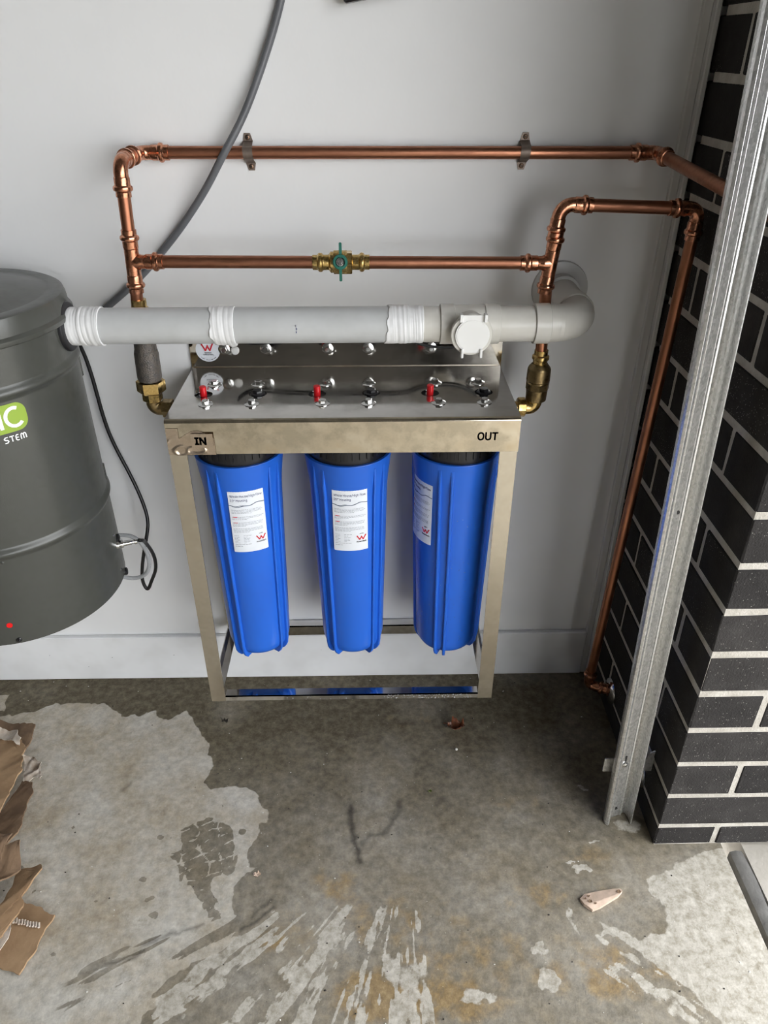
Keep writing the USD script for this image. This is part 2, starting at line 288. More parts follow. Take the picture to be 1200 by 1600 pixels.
concrete()

# ------------------------------------------------------------------ the setting: slab, walls, ceiling, brick nib of the garage door
SLAB_X = 0.660
def slab():
    DRY = [(-0.952,-0.124),(-0.834,-0.126),(-0.812,-0.117),(-0.792,-0.115),(-0.783,-0.108),(-0.748,-0.088),(-0.735,-0.097),(-0.718,-0.089),(-0.684,-0.094),(-0.639,-0.094),(-0.605,-0.111),(-0.582,-0.129),(-0.547,-0.133),(-0.509,-0.116),(-0.498,-0.136),(-0.475,-0.148),(-0.458,-0.133),(-0.441,-0.118),(-0.418,-0.141),(-0.393,-0.194),(-0.37,-0.212),(-0.364,-0.248),(-0.35,-0.278),(-0.359,-0.317),(-0.34,-0.33),(-0.293,-0.331),(-0.27,-0.335),(-0.241,-0.351),(-0.23,-0.372),(-0.219,-0.393),(-0.219,-0.413),(-0.233,-0.415),(-0.233,-0.436),(-0.243,-0.461),(-0.245,-0.49),(-0.237,-0.506),(-0.225,-0.511),(-0.24,-0.518),(-0.25,-0.531),(-0.262,-0.547),(-0.26,-0.588),(-0.23,-0.618),(-0.216,-0.595),(-0.205,-0.578),(-0.197,-0.583),(-0.214,-0.612),(-0.242,-0.644),(-0.282,-0.67),(-0.312,-0.68),(-0.365,-0.724),(-0.368,-0.733),(-0.334,-0.724),(-0.376,-0.761),(-0.40,-1.1),(-1.3,-1.1),(-1.3,-.124)]
    DRY2 = [(-0.956,-0.061),(-0.871,-0.058),(-0.868,-0.086),(-0.86,-0.114),(-0.933,-0.114)]
    FOOT = [(-0.385,-0.428),(-0.365,-0.417),(-0.336,-0.406),(-0.303,-0.412),(-0.285,-0.432),(-0.27,-0.476),(-0.261,-0.505),(-0.27,-0.525),(-0.296,-0.527),(-0.306,-0.537),(-0.287,-0.576),(-0.274,-0.602),(-0.292,-0.611),(-0.31,-0.587),(-0.34,-0.539),(-0.362,-0.536),(-0.376,-0.494),(-0.393,-0.487),(-0.392,-0.477),(-0.374,-0.468)]
    PALE = [(0.487,-0.543),(0.522,-0.535),(0.566,-0.51),(0.61,-0.491),(0.673,-0.485),(0.76,-0.693),(0.759,-0.95),(0.60,-0.95),(0.532,-0.776),(0.49,-0.724),(0.442,-0.677),(0.398,-0.639),(0.386,-0.622),(0.411,-0.631),(0.449,-0.654),(0.498,-0.64),(0.513,-0.613),(0.505,-0.584),(0.488,-0.565)]
    ST1 = [(-0.30,-0.95),(-0.262,-0.790),(-0.155,-0.635),(-0.095,-0.605),(0.055,-0.612),(0.090,-0.70),(0.075,-0.95)]
    ST2 = [(-0.345,-0.95),(-0.352,-0.734),(-0.281,-0.675),(-0.181,-0.601),(-0.155,-0.646),(-0.239,-0.736),(-0.257,-0.95)]
    ST3 = [(0.391,-0.622),(0.456,-0.667),(0.539,-0.786),(0.53,-0.95),(0.437,-0.95),(0.369,-0.665)]
    RUST = [(-0.082,-0.543,0.035,0.03,0.8),(0.011,-0.604,0.181,0.055,0.3),(0.101,-0.741,0.093,0.041,0.9),(0.314,-0.562,0.105,0.035,0.5),(0.39,-0.707,0.148,0.048,0.6),(0.275,-0.372,0.078,0.03,0.3),(-0.518,-0.245,0.028,0.026,0.5),(-0.563,-0.387,0.038,0.018,0.4),(0.118,-0.661,0.163,0.051,0.35),(0.401,-0.494,0.049,0.02,0.4),(0.105,-0.156,0.087,0.028,0.4),(-0.033,-0.739,0.062,0.037,0.6),(-0.579,-0.73,0.052,0.019,0.3),(-0.166,-0.646,0.044,0.021,0.5),(0.539,-0.649,0.02,0.006,0.9)]
    LIME = [(0.38,-0.521,0.017,0.006,0.9),(0.367,-0.507,0.012,0.005,0.7),(0.277,-0.715,0.023,0.019,0.8),(0.158,-0.742,0.031,0.015,0.6),(0.276,-0.664,0.013,0.013,0.6),(0.419,-0.343,0.021,0.012,0.5),(0.419,-0.472,0.01,0.004,0.9),(0.492,-0.434,0.031,0.022,0.5),(-0.416,-0.609,0.025,0.016,0.5),(0.341,-0.621,0.006,0.044,0.5),(0.051,-0.711,0.032,0.024,0.5),(0.02,-0.691,0.013,0.03,0.6),(0.396,-0.644,0.022,0.011,0.7)]
    SCUFF = [([(-0.053,-0.378),(-0.051,-0.425),(-0.045,-0.467),(-0.034,-0.501)], .006, .75), ([(-0.034,-0.464),(-0.012,-0.448),(0.013,-0.443),(0.032,-0.419),(0.047,-0.375)], .006, .5), ([(-0.183,-0.587),(-0.214,-0.612),(-0.237,-0.625)], .004, .6), ([(-0.399,-0.65),(-0.355,-0.632),(-0.305,-0.617)], .004, .45), ([(-0.452,-0.681),(-0.42,-0.673),(-0.393,-0.661)], .004, .45), ([(-0.527,-0.335),(-0.512,-0.315)], .005, .35), ([(0.117,-0.387),(0.132,-0.366)], .008, .35), ([(-0.19,-0.575),(-0.222,-0.602)], .004, .5)]
    h = .0026; xs = np.arange(-1.0, SLAB_X + h/2, h); xs[-1] = SLAB_X; ys = np.arange(-.95, 0.0 + h/2, h); ys[-1] = 0
    X, Y = np.meshgrid(xs, ys); nx, ny = len(xs), len(ys); P3 = np.stack([X, Y, 0*X], -1)
    wob = lambda s, a, sd: (meshkit.fbm(P3*s + 9.1, 4, sd) - .5)*a
    Xw, Yw = X + wob(38, .018, 1) + wob(140, .006, 5), Y + wob(38, .018, 2) + wob(140, .006, 6)
    def inside(poly, soft=.004, x=Xw, y=Yw):
        g = Polygon(poly).buffer(0); shapely.prepare(g); b = g.buffer(soft*4).bounds
        out = np.zeros_like(X); m = (x > b[0]) & (x < b[2]) & (y > b[1]) & (y < b[3])
        pts = shapely.points(x[m], y[m]); d = shapely.distance(pts, g.boundary); s = np.where(shapely.contains(g, pts), d, -d)
        out[m] = np.clip(.5 + s/(2*soft), 0, 1); return out
    dry = np.maximum(inside(DRY), inside(DRY2))
    # cell pattern of the boot print: gaps between the tread blocks stay dry
    cell = np.minimum(np.abs(np.sin((X*.94 + Y*.35 + wob(22, .040, 8))*math.pi/.030)), np.abs(np.sin((Y*.94 - X*.35 + wob(22, .034, 9))*math.pi/.0225)))
    foot = inside(FOOT)*np.clip((cell - .16)*9 + (meshkit.fbm(P3*70, 3, 4) - .36)*7.0, 0, 1)
    dry = dry*(1 - foot)
    for cx, cy, r in ((-.332,-.404,.007),(-.262,-.432,.008),(-.42,-.44,.006),(-.41,-.565,.006),(-.43,-.53,.005),(-.60,-.42,.004),(-.66,-.50,.005),(-.50,-.57,.004),(-.62,-.55,.003),(-.55,-.66,.004),(-.395,-.60,.007)):
        dry *= np.clip(((Xw - cx)**2 + ((Yw - cy)*1.2)**2)/r**2 - .5, 0, 1)
    # brushed streaks fan out from the middle of the floor
    ang, rad = np.arctan2(X - .055, -(Y + .42)), np.hypot(X - .055, Y + .42)
    an = lambda fa, fr, sd, o=4: meshkit.fbm(np.stack([ang*fa, rad*fr, 0*ang + sd], -1), o, sd)
    st = an(16, 7, 21)*.55 + an(46, 12, 22)*.45 + wob(50, .10, 23)
    s1 = np.maximum.reduce([inside(ST1, .035)*1.0, inside(ST2, .02)*.62, inside(ST3, .02)*.70])
    streak = np.clip((st - .60 + s1*.15 + (meshkit.fbm(P3*42, 4, 29) - .5)*.32)*12, 0, 1)*np.clip((s1 - .08)*5, 0, 1)
    # dark wet brush strokes over the dry side
    bd = inside([(-.50,-.66),(-.40,-.62),(-.20,-.57),(-.17,-.60),(-.30,-.70),(-.42,-.78),(-.52,-.76)], .03)
    dry *= 1 - .9*np.clip((an(20, 6, 41)*.6 + an(60, 12, 42)*.4 - .585)*16, 0, 1)*bd
    lime = np.maximum(inside(PALE, .006)*.86, streak*.80)
    Xl, Yl = Xw + wob(70, .030, 51), Yw + wob(70, .022, 52)
    for cx, cy, a, b, s in LIME: lime = np.maximum(lime, s*1.25*np.clip(1.25 - ((Xl - cx)/a)**2 - ((Yl - cy)/b)**2, 0, 1))
    lime *= 1 - .55*np.clip(wob(24, 1.0, 31)*6 - .9, 0, 1)
    rust = np.zeros_like(X)
    for cx, cy, a, b, s in RUST: rust += 1.5*s*np.exp(-((Xw - cx)/a)**2 - ((Yw - cy)/b)**2)
    rust *= .35 + 3.2*np.clip(meshkit.fbm(P3*34, 5, 12) - .40, 0, 1); rust *= 1 - .6*np.clip(dry, 0, 1)
    dark = np.zeros_like(X)
    for line, w, s in SCUFF:
        g = LineString(line); b = g.buffer(.03).bounds; m = (X > b[0]) & (X < b[2]) & (Y > b[1]) & (Y < b[3])
        d = shapely.distance(shapely.points(Xw[m], Yw[m]), g); dark[m] = np.maximum(dark[m], s*np.exp(-(d/w)**2))
    # dampness fades away from the filter
    damp = np.clip(1.0 - .34*np.clip((-Y - .18)/.40, 0, 1), .42, 1)*(1 - .25*np.clip(meshkit.fbm(P3*9, 4, 77)*3 - 1.2, 0, 1))
    wetness = 1 - np.clip(dry, 0, 1)
    edge = np.clip(np.minimum((X + 1.0 + wob(12, .05, 61))/.06, (Y + .95 + wob(12, .03, 62))/.05), 0, 1)
    wetness, rust, lime, dark = wetness*edge, rust*edge, lime*edge, dark*edge
    stain = np.stack([wetness, np.clip(rust, 0, 1.5), np.clip(dark, 0, .9)], -1).reshape(-1, 3)
    limev = np.stack([np.clip(lime, 0, 1.2), damp, 0*damp], -1).reshape(-1, 3)
    Z = (meshkit.fbm(P3*5, 3, 40) - .5)*.0012*np.clip(np.minimum.reduce([(X + 1)*20, (SLAB_X - X)*60, (Y + .95)*20, -Y*40]), 0, 1)
    i, j = np.meshgrid(np.arange(ny - 1), np.arange(nx - 1), indexing='ij'); q = np.stack([i*nx + j, i*nx + j + 1, (i + 1)*nx + j + 1, (i + 1)*nx + j], -1).reshape(-1, 4)
    v = [np.stack([X, Y, Z], -1).reshape(-1, 3)]; f = [np.vstack([q[:, [0, 1, 2]], q[:, [0, 2, 3]]])]
    k = len(v[0]); ext = []
    for (x0, x1, y0, y1) in ((-5.2, -1.0, -6.2, .1), (-1.0, SLAB_X, -6.2, -.95), (-1.0, .95, 0.0, .1)):
        ext += [(x0, y0, 0), (x1, y0, 0), (x1, y1, 0), (x0, y1, 0)]; f.append(np.array([[k, k + 1, k + 2], [k, k + 2, k + 3]])); k += 4
    # slab edge towards the driveway joint
    ext += [(SLAB_X, -6.2, 0), (SLAB_X, -6.2, -.12), (SLAB_X, 0, -.12), (SLAB_X, 0, 0)]; f.append(np.array([[k, k + 1, k + 2], [k, k + 2, k + 3]])); k += 4
    v.append(np.array(ext)); v = np.vstack(v); f = np.vstack(f); e = len(ext)
    m = usdkit.mesh(stage, '/World/floor', (v, f), MAT['concrete'])
    n = np.tile([0, 0, 1.0], (len(v), 1))
    api = UsdGeom.PrimvarsAPI(m)
    api.CreatePrimvar('stain', Sdf.ValueTypeNames.Color3fArray, 'vertex').Set(Vt.Vec3fArray.FromNumpy(np.vstack([stain, np.zeros((e, 3))]).astype(np.float32)))
    api.CreatePrimvar('lime', Sdf.ValueTypeNames.Color3fArray, 'vertex').Set(Vt.Vec3fArray.FromNumpy(np.vstack([limev, np.zeros((e, 3))]).astype(np.float32)))
    tag(m.GetPrim(), 'stained concrete garage floor with wet patch and rust marks', 'floor', kind='structure')
slab()
def struct(name, mesh, mt, label, cat, smooth=False): return single(name, mesh, mt, label, cat, kind='structure', smooth=smooth)
struct('wall_back', box((-5.2, 0, 0), (.878, .10, 2.6)), 'wall_paint', 'white painted plaster wall carrying the copper and plastic pipes', 'wall')
struct('wall_left', box((-5.3, -6.2, 0), (-5.2, .1, 2.6)), 'room_wall', 'far painted garage wall out of the frame', 'wall')
struct('wall_front', box((-5.2, -6.3, 0), (.9, -6.2, 2.6)), 'room_wall', 'painted garage wall behind the camera', 'wall')
struct('ceiling', box((-5.3, -6.3, 2.6), (.9, .1, 2.7)), 'ceiling_paint', 'plain garage ceiling out of the frame', 'ceiling')
struct('wall_lintel', box((.53, -5.4, 2.25), (.88, -.4765, 2.6)), 'brick_1', 'dark brick lintel over the garage door opening', 'wall')
struct('added_eave', box((.88, -7.0, 2.42), (1.55, .6, 2.52)), 'trim_paint', 'white soffit added out of view above the garage door to block high sky', 'added_eave')  # unseen overhang, added to keep high sky light off the threshold
struct('wall_nib', box((.53, -6.2, 0), (.88, -5.4, 2.6)), 'brick_1', 'dark brick nib at the far side of the door opening', 'wall')
struct('baseboard_back', box((-5.2, -.013, 0), (.4995, 0, .131), .002), 'skirting_paint', 'white skirting board along the foot of the back wall', 'skirting')
struct('trim_1', [box((.4995, -.010, 0), (.514, .02, 2.6), .002), box((.514, -.022, 0), (.523, .02, 2.6), .002)], 'trim_paint', 'white vertical corner strip where the painted wall meets the dark bricks', 'trim')
struct('driveway', box((.702, -9, -.12), (14, 6, -.006)), 'paving', 'pale concrete driveway slab outside the door opening', 'driveway')

# brick nib: every brick is its own part
XB, YB, Z0, PITCHZ, J = .5283, -.4765, .0562, .086, .0115
wr = Thing('wall_right', 'dark speckled brick nib with pale mortar beside the door track', 'brick wall', (XB + .17, YB/2, 0), kind='structure')
def course(k):
    lo = 0.002 if k < 0 else Z0 + PITCHZ*k + J/2; hi = Z0 + PITCHZ*(k + 1) - J/2
    b = []
    def one(x0, x1, y0, y1):
        e = .0012; j = lambda: rng.uniform(-.0010, .0010)
        m = box((x0 + j(), y0 + j(), lo + j()*.6), (x1 + j(), y1 + j(), hi + j()*.6), .0022, .0004)
        wr.add('brick', m, f'brick_{rng.integers(3)}', smooth=False)
    X1 = XB + .35
    if k % 2 == 1:          # header shows on the reveal, stretcher along the side
        one(XB, XB + .11, YB, YB + .23); one(XB, XB + .11, YB + .24, -.002)
        one(XB + .12, XB + .35, YB, YB + .11)
    else:
        one(XB, XB + .23, YB, YB + .11); one(XB + .24, X1, YB, YB + .11)
        one(XB, XB + .11, YB + .12, YB + .35); one(XB, XB + .11, YB + .36, -.002)
for k in range(-1, 29): course(k)
wr.add('mortar', [box((XB + .0018, YB + .0018, 0), (XB + .346, -.024, 2.6)), box((XB + .016, -.026, 0), (XB + .346, -.0005, 2.6))], 'mortar', smooth=False)
wr.add('mortar_foot', [extrude_path(Polygon([(0, 0), (.014, 0), (0, .010)]), (XB + .004, YB + .002, -.001), (XB + .13, YB + .002, -.001), (0, -1, 0))], 'mortar', smooth=False, label='rough mortar fillet at the foot of the brick nib')
# rubber/metal seal strip in the joint between slab and driveway
js = []
ys_ = np.linspace(-6.2, -.489, 240); w = (meshkit.fbm(np.c_[ys_*9, 0*ys_, 0*ys_], 3, 3) - .5)*.010
v = []
for y, a in zip(ys_, w):
    v += [(.6725 + .1*a, y, -.045), (.6735 + .1*a, y, -.007), (.684 + a*.3, y, -.003), (.6975 + a, y, -.005), (.6975 + a, y, -.045)]
n = len(ys_); f = []
for i in range(n - 1):
    for j in range(4): a = i*5 + j; f += [[a, a + 5, a + 1], [a + 1, a + 5, a + 6]]
single('joint_strip', trimesh.Trimesh(np.array(v), np.array(f), process=False), 'strip_dark', 'dark weathered strip in the joint between garage slab and driveway', 'joint strip', kind='structure')

# ------------------------------------------------------------------ copper pipework
CR = .0098
cw = Thing('copper_pipework', 'copper pipe loop with green handled bypass valve above the filter stand', 'pipework', (-.05, -.02, .75))
BEAD = [(0, .0106), (.002, .0118), (.011, .0118), (.0125, .0124), (.0140, .0143), (.0165, .0149), (.0190, .0143), (.0205, .0124), (.0215, .0116), (.0285, .0116), (.0290, .0099)]
def socket(o, d): return lathe(o, d, BEAD, 32)
def pipe(p, q, upright=False, r=CR): cw.add('pipe', cyl(p, q, r, 32), 'copper_pipe_upright' if upright else 'copper_pipe')
def unit(a): return V(*a)/np.linalg.norm(a)
def elbow(a_dir, c, b_dir, leg=.018, r=.017, name='elbow'):
    a_dir, b_dir, c = unit(a_dir), unit(b_dir), V(*c)
    cw.add(name, [tube(bend(c + a_dir*leg, c, c + b_dir*leg, r, 12), .0108, 32), socket(c + a_dir*leg, a_dir), socket(c + b_dir*leg, b_dir)], 'copper_fitting')
def tee(c, axis, branch, leg=.020):
    c, axis, branch = V(*c), unit(axis), unit(branch)
    cw.add('tee', [cyl(c - axis*leg, c + axis*leg, .0112, 32), lathe(c, branch, [(0, .0112), (.0108, .0125), (.014, .0110), (leg, .0106)], 32),
                   socket(c - axis*leg, -axis), socket(c + axis*leg, axis), socket(c + branch*leg, branch)], 'copper_fitting')
YV = -.125
TL, TR = V(-.374, -.0150, 1.1568), V(.466, -.0150, 1.1545)      # top run hugging the wall
LV_T, LV_TEE, LV_B = V(-.3735, YV, 1.156), V(-.3797, YV, 1.0115), V(-.3850, YV, .935)
pipe(TL + V(.035, 0, 0), TR - V(.035, 0, 0))
# top left: elbow off the wall, elbow down
elbow((1, 0, 0), TL, LV_T - TL, .020, .018)
elbow(TL - LV_T, LV_T, LV_TEE - LV_T, .020, .018)
pipe(TL + unit(LV_T - TL)*.03, LV_T + unit(TL - LV_T)*.03)
dl = unit(LV_TEE - LV_T)
pipe(LV_T + dl*.04, LV_TEE - dl*.04, True)
tee(LV_TEE, dl, (1, 0, 0))
pipe(LV_TEE + dl*.04, LV_B, True)
# bypass with ball valve
RV_TEE = V(.2862, YV, 1.0065); VX = -.0490
bz = lambda x: 1.0118 + (x + .38)/(.666)*(-.0053)
bp = lambda x: V(x, YV, bz(x))
pipe(bp(-.34), bp(VX - .030)); pipe(bp(VX + .030), bp(.246))
tee(RV_TEE, (.007, 0, .075), (-1, 0, 0))
vb = bp(VX)
cw.add('ball_valve', [lathe(vb, (1, 0, 0), [(-.0195, .0125), (-.0165, .0165), (-.012, .0165), (-.0115, .0185), (.009, .0185), (.0095, .0185)], 12), hexa(vb + V(.0095, 0, 0), (1, 0, 0), .0185, .008, .001),
                      lathe(vb + V(-.0165, 0, 0), (-1, 0, 0), BEAD, 32), lathe(vb + V(.0165, 0, 0), (1, 0, 0), BEAD, 32), cyl(vb, vb + V(0, -.033, .0081), .009, 24, .001)], 'brass')
vp = cw.path + '/ball_valve'
hd = plate(rrect(-.0021, -.0285, .0021, .0285, .0015), vb + V(.0005, -.031, 0), (1, 0, 0), (0, 0, 1), .009)
VTM = trimesh.transformations.rotation_matrix(-.24, [1, 0, 0], vb)
cw.add('handle', [q.apply_transform(VTM) for q in (hd, lathe(vb + V(0, -.030, 0), (0, -1, 0), [(0, .0115), (.010, .0115), (.011, .0105), (.011, .0075), (.006, .007)], 32))], 'green_plastic', parent=vp, label='dark green butterfly handle')
cw.add('handle_nut', [q.apply_transform(VTM) for q in (lathe(vb + V(0, -.036, 0), (0, -1, 0), [(0, .0062), (.005, .0062), (.006, .005), (.006, .0038), (.0045, .0036)], 24), hexa(vb + V(0, -.038, 0), (0, -1, 0), .0032, .006, .0005))], 'zinc', parent=vp, label='silver nut in the middle of the green handle')
# right riser, elbow, run to the brick, drop
ur = unit((.007, 0, .075)); RB = V(.2878, YV, .852); RT = V(.2925, YV, 1.0945)
pipe(RV_TEE - ur*.03, RB, True)
pipe(RV_TEE + ur*.04, RT - ur*.035, True)
RT2, DB = V(.5075, YV, 1.0870), V(.4815, YV, .076)
elbow(-ur, RT, RT2 - RT, .020, .020)
hr = unit(RT2 - RT); pipe(RT + hr*.035, RT2 - hr*.035)
dd = unit(DB - RT2); elbow(-hr, RT2, dd, .018, .015)
pipe(RT2 + dd*.035, DB - dd*.03, True)
ES = V(.5283, -.146, .0745)
elbow(-dd, DB, ES - DB, .012, .011, 'elbow')
pipe(DB, ES + V(.012, 0, 0))
# top right: elbow off the wall run, then forward along the brick to behind the track
FE = V(.490, -.318, 1.1285); td = unit(FE - TR)
elbow((-1, 0, 0), TR, td, .016, .012); pipe(TR + td*.03, FE + td*.10)
# left union into the filter: check valve, hex nut, elbow
def u(z): return V(-.3815 - (.937 - z)*.028, YV, z)
ud = unit(u(.75) - u(.93))
cw.add('check_valve', [lathe(u(.885), ud, [(0, .0165), (.003, .0180), (.020, .0185), (.022, .0195), (.068, .0205), (.072, .0190)], 12, .2), lathe(u(.885), ud, [(.018, .0190), (.024, .0203), (.066, .0208), (.072, .018)], 40)], 'dark_bronze', label='rough dark bronze check valve below the plastic pipe')
cw.add('brass_adapter', [lathe(u(.952), ud, [(0, .0108), (.0, .0122), (.012, .0122), (.014, .0145), (.018, .0145), (.020, .0122), (.070, .0130)], 32)], 'brass')
cw.add('union_nut', hexa(u(.812), ud, .0245, .021, .003, turn=.3), 'brass', smooth=False)
cw.add('union_tail', [hexa(u(.791), ud, .0172, .016, .0015, turn=.1)], 'brass', smooth=False)
lc = u(.7595); lc[2] = .7600
cw.add('brass_elbow', [tube(bend(u(.778), lc, (-.352, YV, .760), .011, 10), .0125, 28), hexa((-.3705, YV, .760), (1, 0, 0), .0165, .018, .001), cyl((-.353, YV, .760), (-.336, YV, .760), .0105, 24)], 'dull_brass', label='tarnished elbow entering the side of the filter stand')
# right union out of the filter
def w_(z): return V(.2880 - max(0, (.80 - z))*.05, YV, z)
ub = unit(w_(.75) - w_(.85)); ub = V(-.01, 0, -1.0)
cw.add('brass_adapter', [lathe(w_(.862), ub, [(0, .0116), (.008, .0116), (.010, .0143), (.015, .0147), (.018, .0125), (.024, .0120)], 32)], 'brass')
cw.add('check_valve', [lathe(w_(.838), ub, [(0, .0135), (.006, .0185), (.010, .0200), (.030, .0205), (.032, .0190), (.034, .0200)], 36), hexa(w_(.804), ub, .0205, .012, .001, seg=8), lathe(w_(.792), ub, [(0, .0188), (.020, .0178), (.022, .0150)], 24)], 'dull_brass', label='tarnished brass check valve on the outlet riser')
rc = V(.2850, YV, .7570)
cw.add('brass_elbow', [tube(bend(w_(.775), rc, (.262, YV, .757), .011, 10), .0128, 28), lathe((.270, YV, .757), (-1, 0, 0), [(0, .0145), (.001, .0172), (.013, .0172), (.014, .0155)], 10), cyl((.262, YV, .757), (.236, YV, .757), .0105, 24)], 'brass')

for i, (cx, lab) in enumerate(((-.1977, 'bronze saddle clip on the upper copper pipe beside the grey cable'), (.2497, 'bronze saddle clip on the upper copper pipe near the brick end'))):
    t = Thing('pipe_clip', lab, 'pipe clip', (cx, 0, 1.1558), group='saddle clips on the upper copper pipe')
    prof = [(-.0275, -.0015), (-.0165, -.0015)] + [(.0114*math.sin(a), -.0145 - .0112*math.cos(a)) for a in np.linspace(-1.45, 1.45, 16)] + [(.0165, -.0015), (.0275, -.0015)]
    pz = np.array(prof); pz[0, 0], pz[-1, 0] = -.0275, .0275; sgn = 1 if i == 0 else -1
    w0 = .0078; v, f = [], []
    for s, (z, y) in enumerate(pz):
        ww = w0*(.62 if s in (0, len(pz) - 1) else 1); sk = -.06*z*sgn
        if s in (1, len(pz) - 2): pass
        for (x, dy) in ((-ww, 0), (ww, 0), (ww, .0014), (-ww, .0014)): v.append((cx + x + sk, y + dy, 1.1558 + z))
    for s in range(len(pz) - 1):
        for j in range(4): k = (j + 1) % 4; a = s*4; f += [[a + j, a + k, a + 4 + k], [a + j, a + 4 + k, a + 4 + j]]
    f += [[0, 2, 1], [0, 3, 2]]; a = (len(pz) - 1)*4; f += [[a, a + 1, a + 2], [a, a + 2, a + 3]]
    mm = trimesh.Trimesh(np.array(v), np.array(f), process=False); mm.fix_normals(); t.add('saddle', mm, 'clip_bronze', smooth=20)
    for s in (-1, 1):
        o = V(cx - .06*s*.0215*sgn, -.0015, 1.1558 + s*.0215)
        sc = [lathe(o, (0, -1, 0), [(-.004, .0035), (0, .0040), (.0012, .0034), (.0018, .0018)], 20)]
        t.add('screw', sc, 'screw_bronze')
        t.add('screw_slot', [box(o + V(-.0020, -.0022, -.0005), o + V(.0020, -.0012, .0005)), box(o + V(-.0005, -.0022, -.0020), o + V(.0005, -.0012, .0020))], 'label_black', smooth=False)
for y, z, lab in ((-.146, .0745, 'chrome wall rosette behind the lower elbow of the copper drop pipe'), (-.362, .069, 'chrome wall rosette low on the bricks, half hidden behind the door track')):
    t = Thing('wall_rosette', lab, 'pipe rosette', (.5283, y, z))
    prof = [(-.002, .030), (.002, .030), (.006, .027), (.009, .018), (.0095, .0118), (.006, .0115)]
    t.add('cover_plate', lathe((.5283, y, z), (-1, 0, 0), prof, 40), 'chrome')
    if y < -.3: t.add('pipe_stub', [cyl((.530, y, z), (.502, y, z), .0098, 24), lathe((.502, y, z), (-1, 0, 0), [(0, .0125), (.010, .0125), (.012, .011)], 20)], 'copper_fitting')

# ------------------------------------------------------------------ filter stand of stainless steel
FX0, FX1, FY, ZT, ZB = -.338, .240, -.242, .7905, .157
fs = Thing('filter_stand', 'stainless steel wall stand holding the three blue water filter housings', 'filter stand', (-.049, -.12, ZB))
HX = (-.2435, -.0470, .1490); HY = -.136
# top sheet with six round openings
top = shapely.box(FX0, FY + .004, FX1, -.004)
for c in HX:
    for dx in (-.050, .0435): top = top.difference(shapely.Point(c + dx, HY - (.002 if dx < 0 else 0)).buffer(.0155, quad_segs=10))
fs.add('top_sheet', plate(top, (0, 0, ZT - .002), (1, 0, 0), (0, 1, 0), .002), 'steel_mirror', smooth=False)
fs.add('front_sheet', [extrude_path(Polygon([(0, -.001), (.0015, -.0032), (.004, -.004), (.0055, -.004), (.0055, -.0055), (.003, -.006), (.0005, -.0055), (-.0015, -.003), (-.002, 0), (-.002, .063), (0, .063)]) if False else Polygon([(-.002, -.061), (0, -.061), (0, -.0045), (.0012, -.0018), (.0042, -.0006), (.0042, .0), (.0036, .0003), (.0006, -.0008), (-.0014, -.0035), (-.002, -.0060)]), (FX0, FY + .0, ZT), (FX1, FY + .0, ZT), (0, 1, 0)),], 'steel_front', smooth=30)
fs.add('back_plate', plate(rrect(FX0 - .002, ZT - .02, FX1 + .002, ZT + .078, .018), (0, -.004, 0), (1, 0, 0), (0, 0, 1), .002), 'steel_mirror', smooth=False)
fs.add('bend', tube(np.c_[np.linspace(FX0 + .001, FX1 - .001, 4), [-.0062]*4, [ZT + .0004]*4], .0013, 10), 'steel_brushed', label='rounded bend between top sheet and back plate')
# posts (angle section) and rails
def angle(p, q, xdir, a=.029, b=.026, t=.002, name='post', flip=False):
    pl = Polygon([(0, 0), (a, 0), (a, t), (t, t), (t, b), (0, b)]); fs.add(name, extrude_path(pl, p, q, xdir), 'steel_brushed', smooth=False)
ZP = ZT - .058
def post(x, y, sx, sy):
    a, b, t = .0290, .026, .002
    pl = np.array([(0, 0), (a, 0), (a, t), (t, t), (t, b), (0, b)]); pl = pl*[sx, sy]; pg = shapely.geometry.polygon.orient(Polygon(pl))
    m = trimesh.creation.extrude_polygon(pg, ZP - ZB, engine='earcut'); m.apply_translation([x, y, ZB]); fs.add('post', m, 'steel_brushed', smooth=False)
post(FX0, FY, 1, 1); post(FX1 - .001, FY, -1, 1); post(FX0, -.004, 1, -1); post(FX1 - .001, -.004, -1, -1)
ZR = .1705
def rail(x0, x1, y0, y1, lip):       # a flat flange with a downward lip
    g = [box((x0, y0, ZR - .002), (x1, y1, ZR))]
    if lip == 'front': g.append(box((x0, y0, ZB + .001), (x1, y0 + .002, ZR)))
    if lip == 'backface': g.append(box((x0, y0, ZB - .012), (x1, y0 + .002, ZR)))
    if lip == 'left': g.append(box((x0, y0, ZB), (x0 + .002, y1, ZR + .012)))
    if lip == 'right': g.append(box((x1 - .002, y0, ZB), (x1, y1, ZR + .012)))
    fs.add('rail', g, 'steel_mirror', smooth=False)
rail(FX0 + .029, FX1 - .030, FY + .0003, FY + .020, 'front')
rail(FX0 + .029, FX1 - .030, -.026, -.004, 'backface')
rail(FX0 + .0022, FX0 + .022, FY + .0265, -.0305, 'left'); rail(FX1 - .023, FX1 - .0032, FY + .0265, -.0305, 'right')
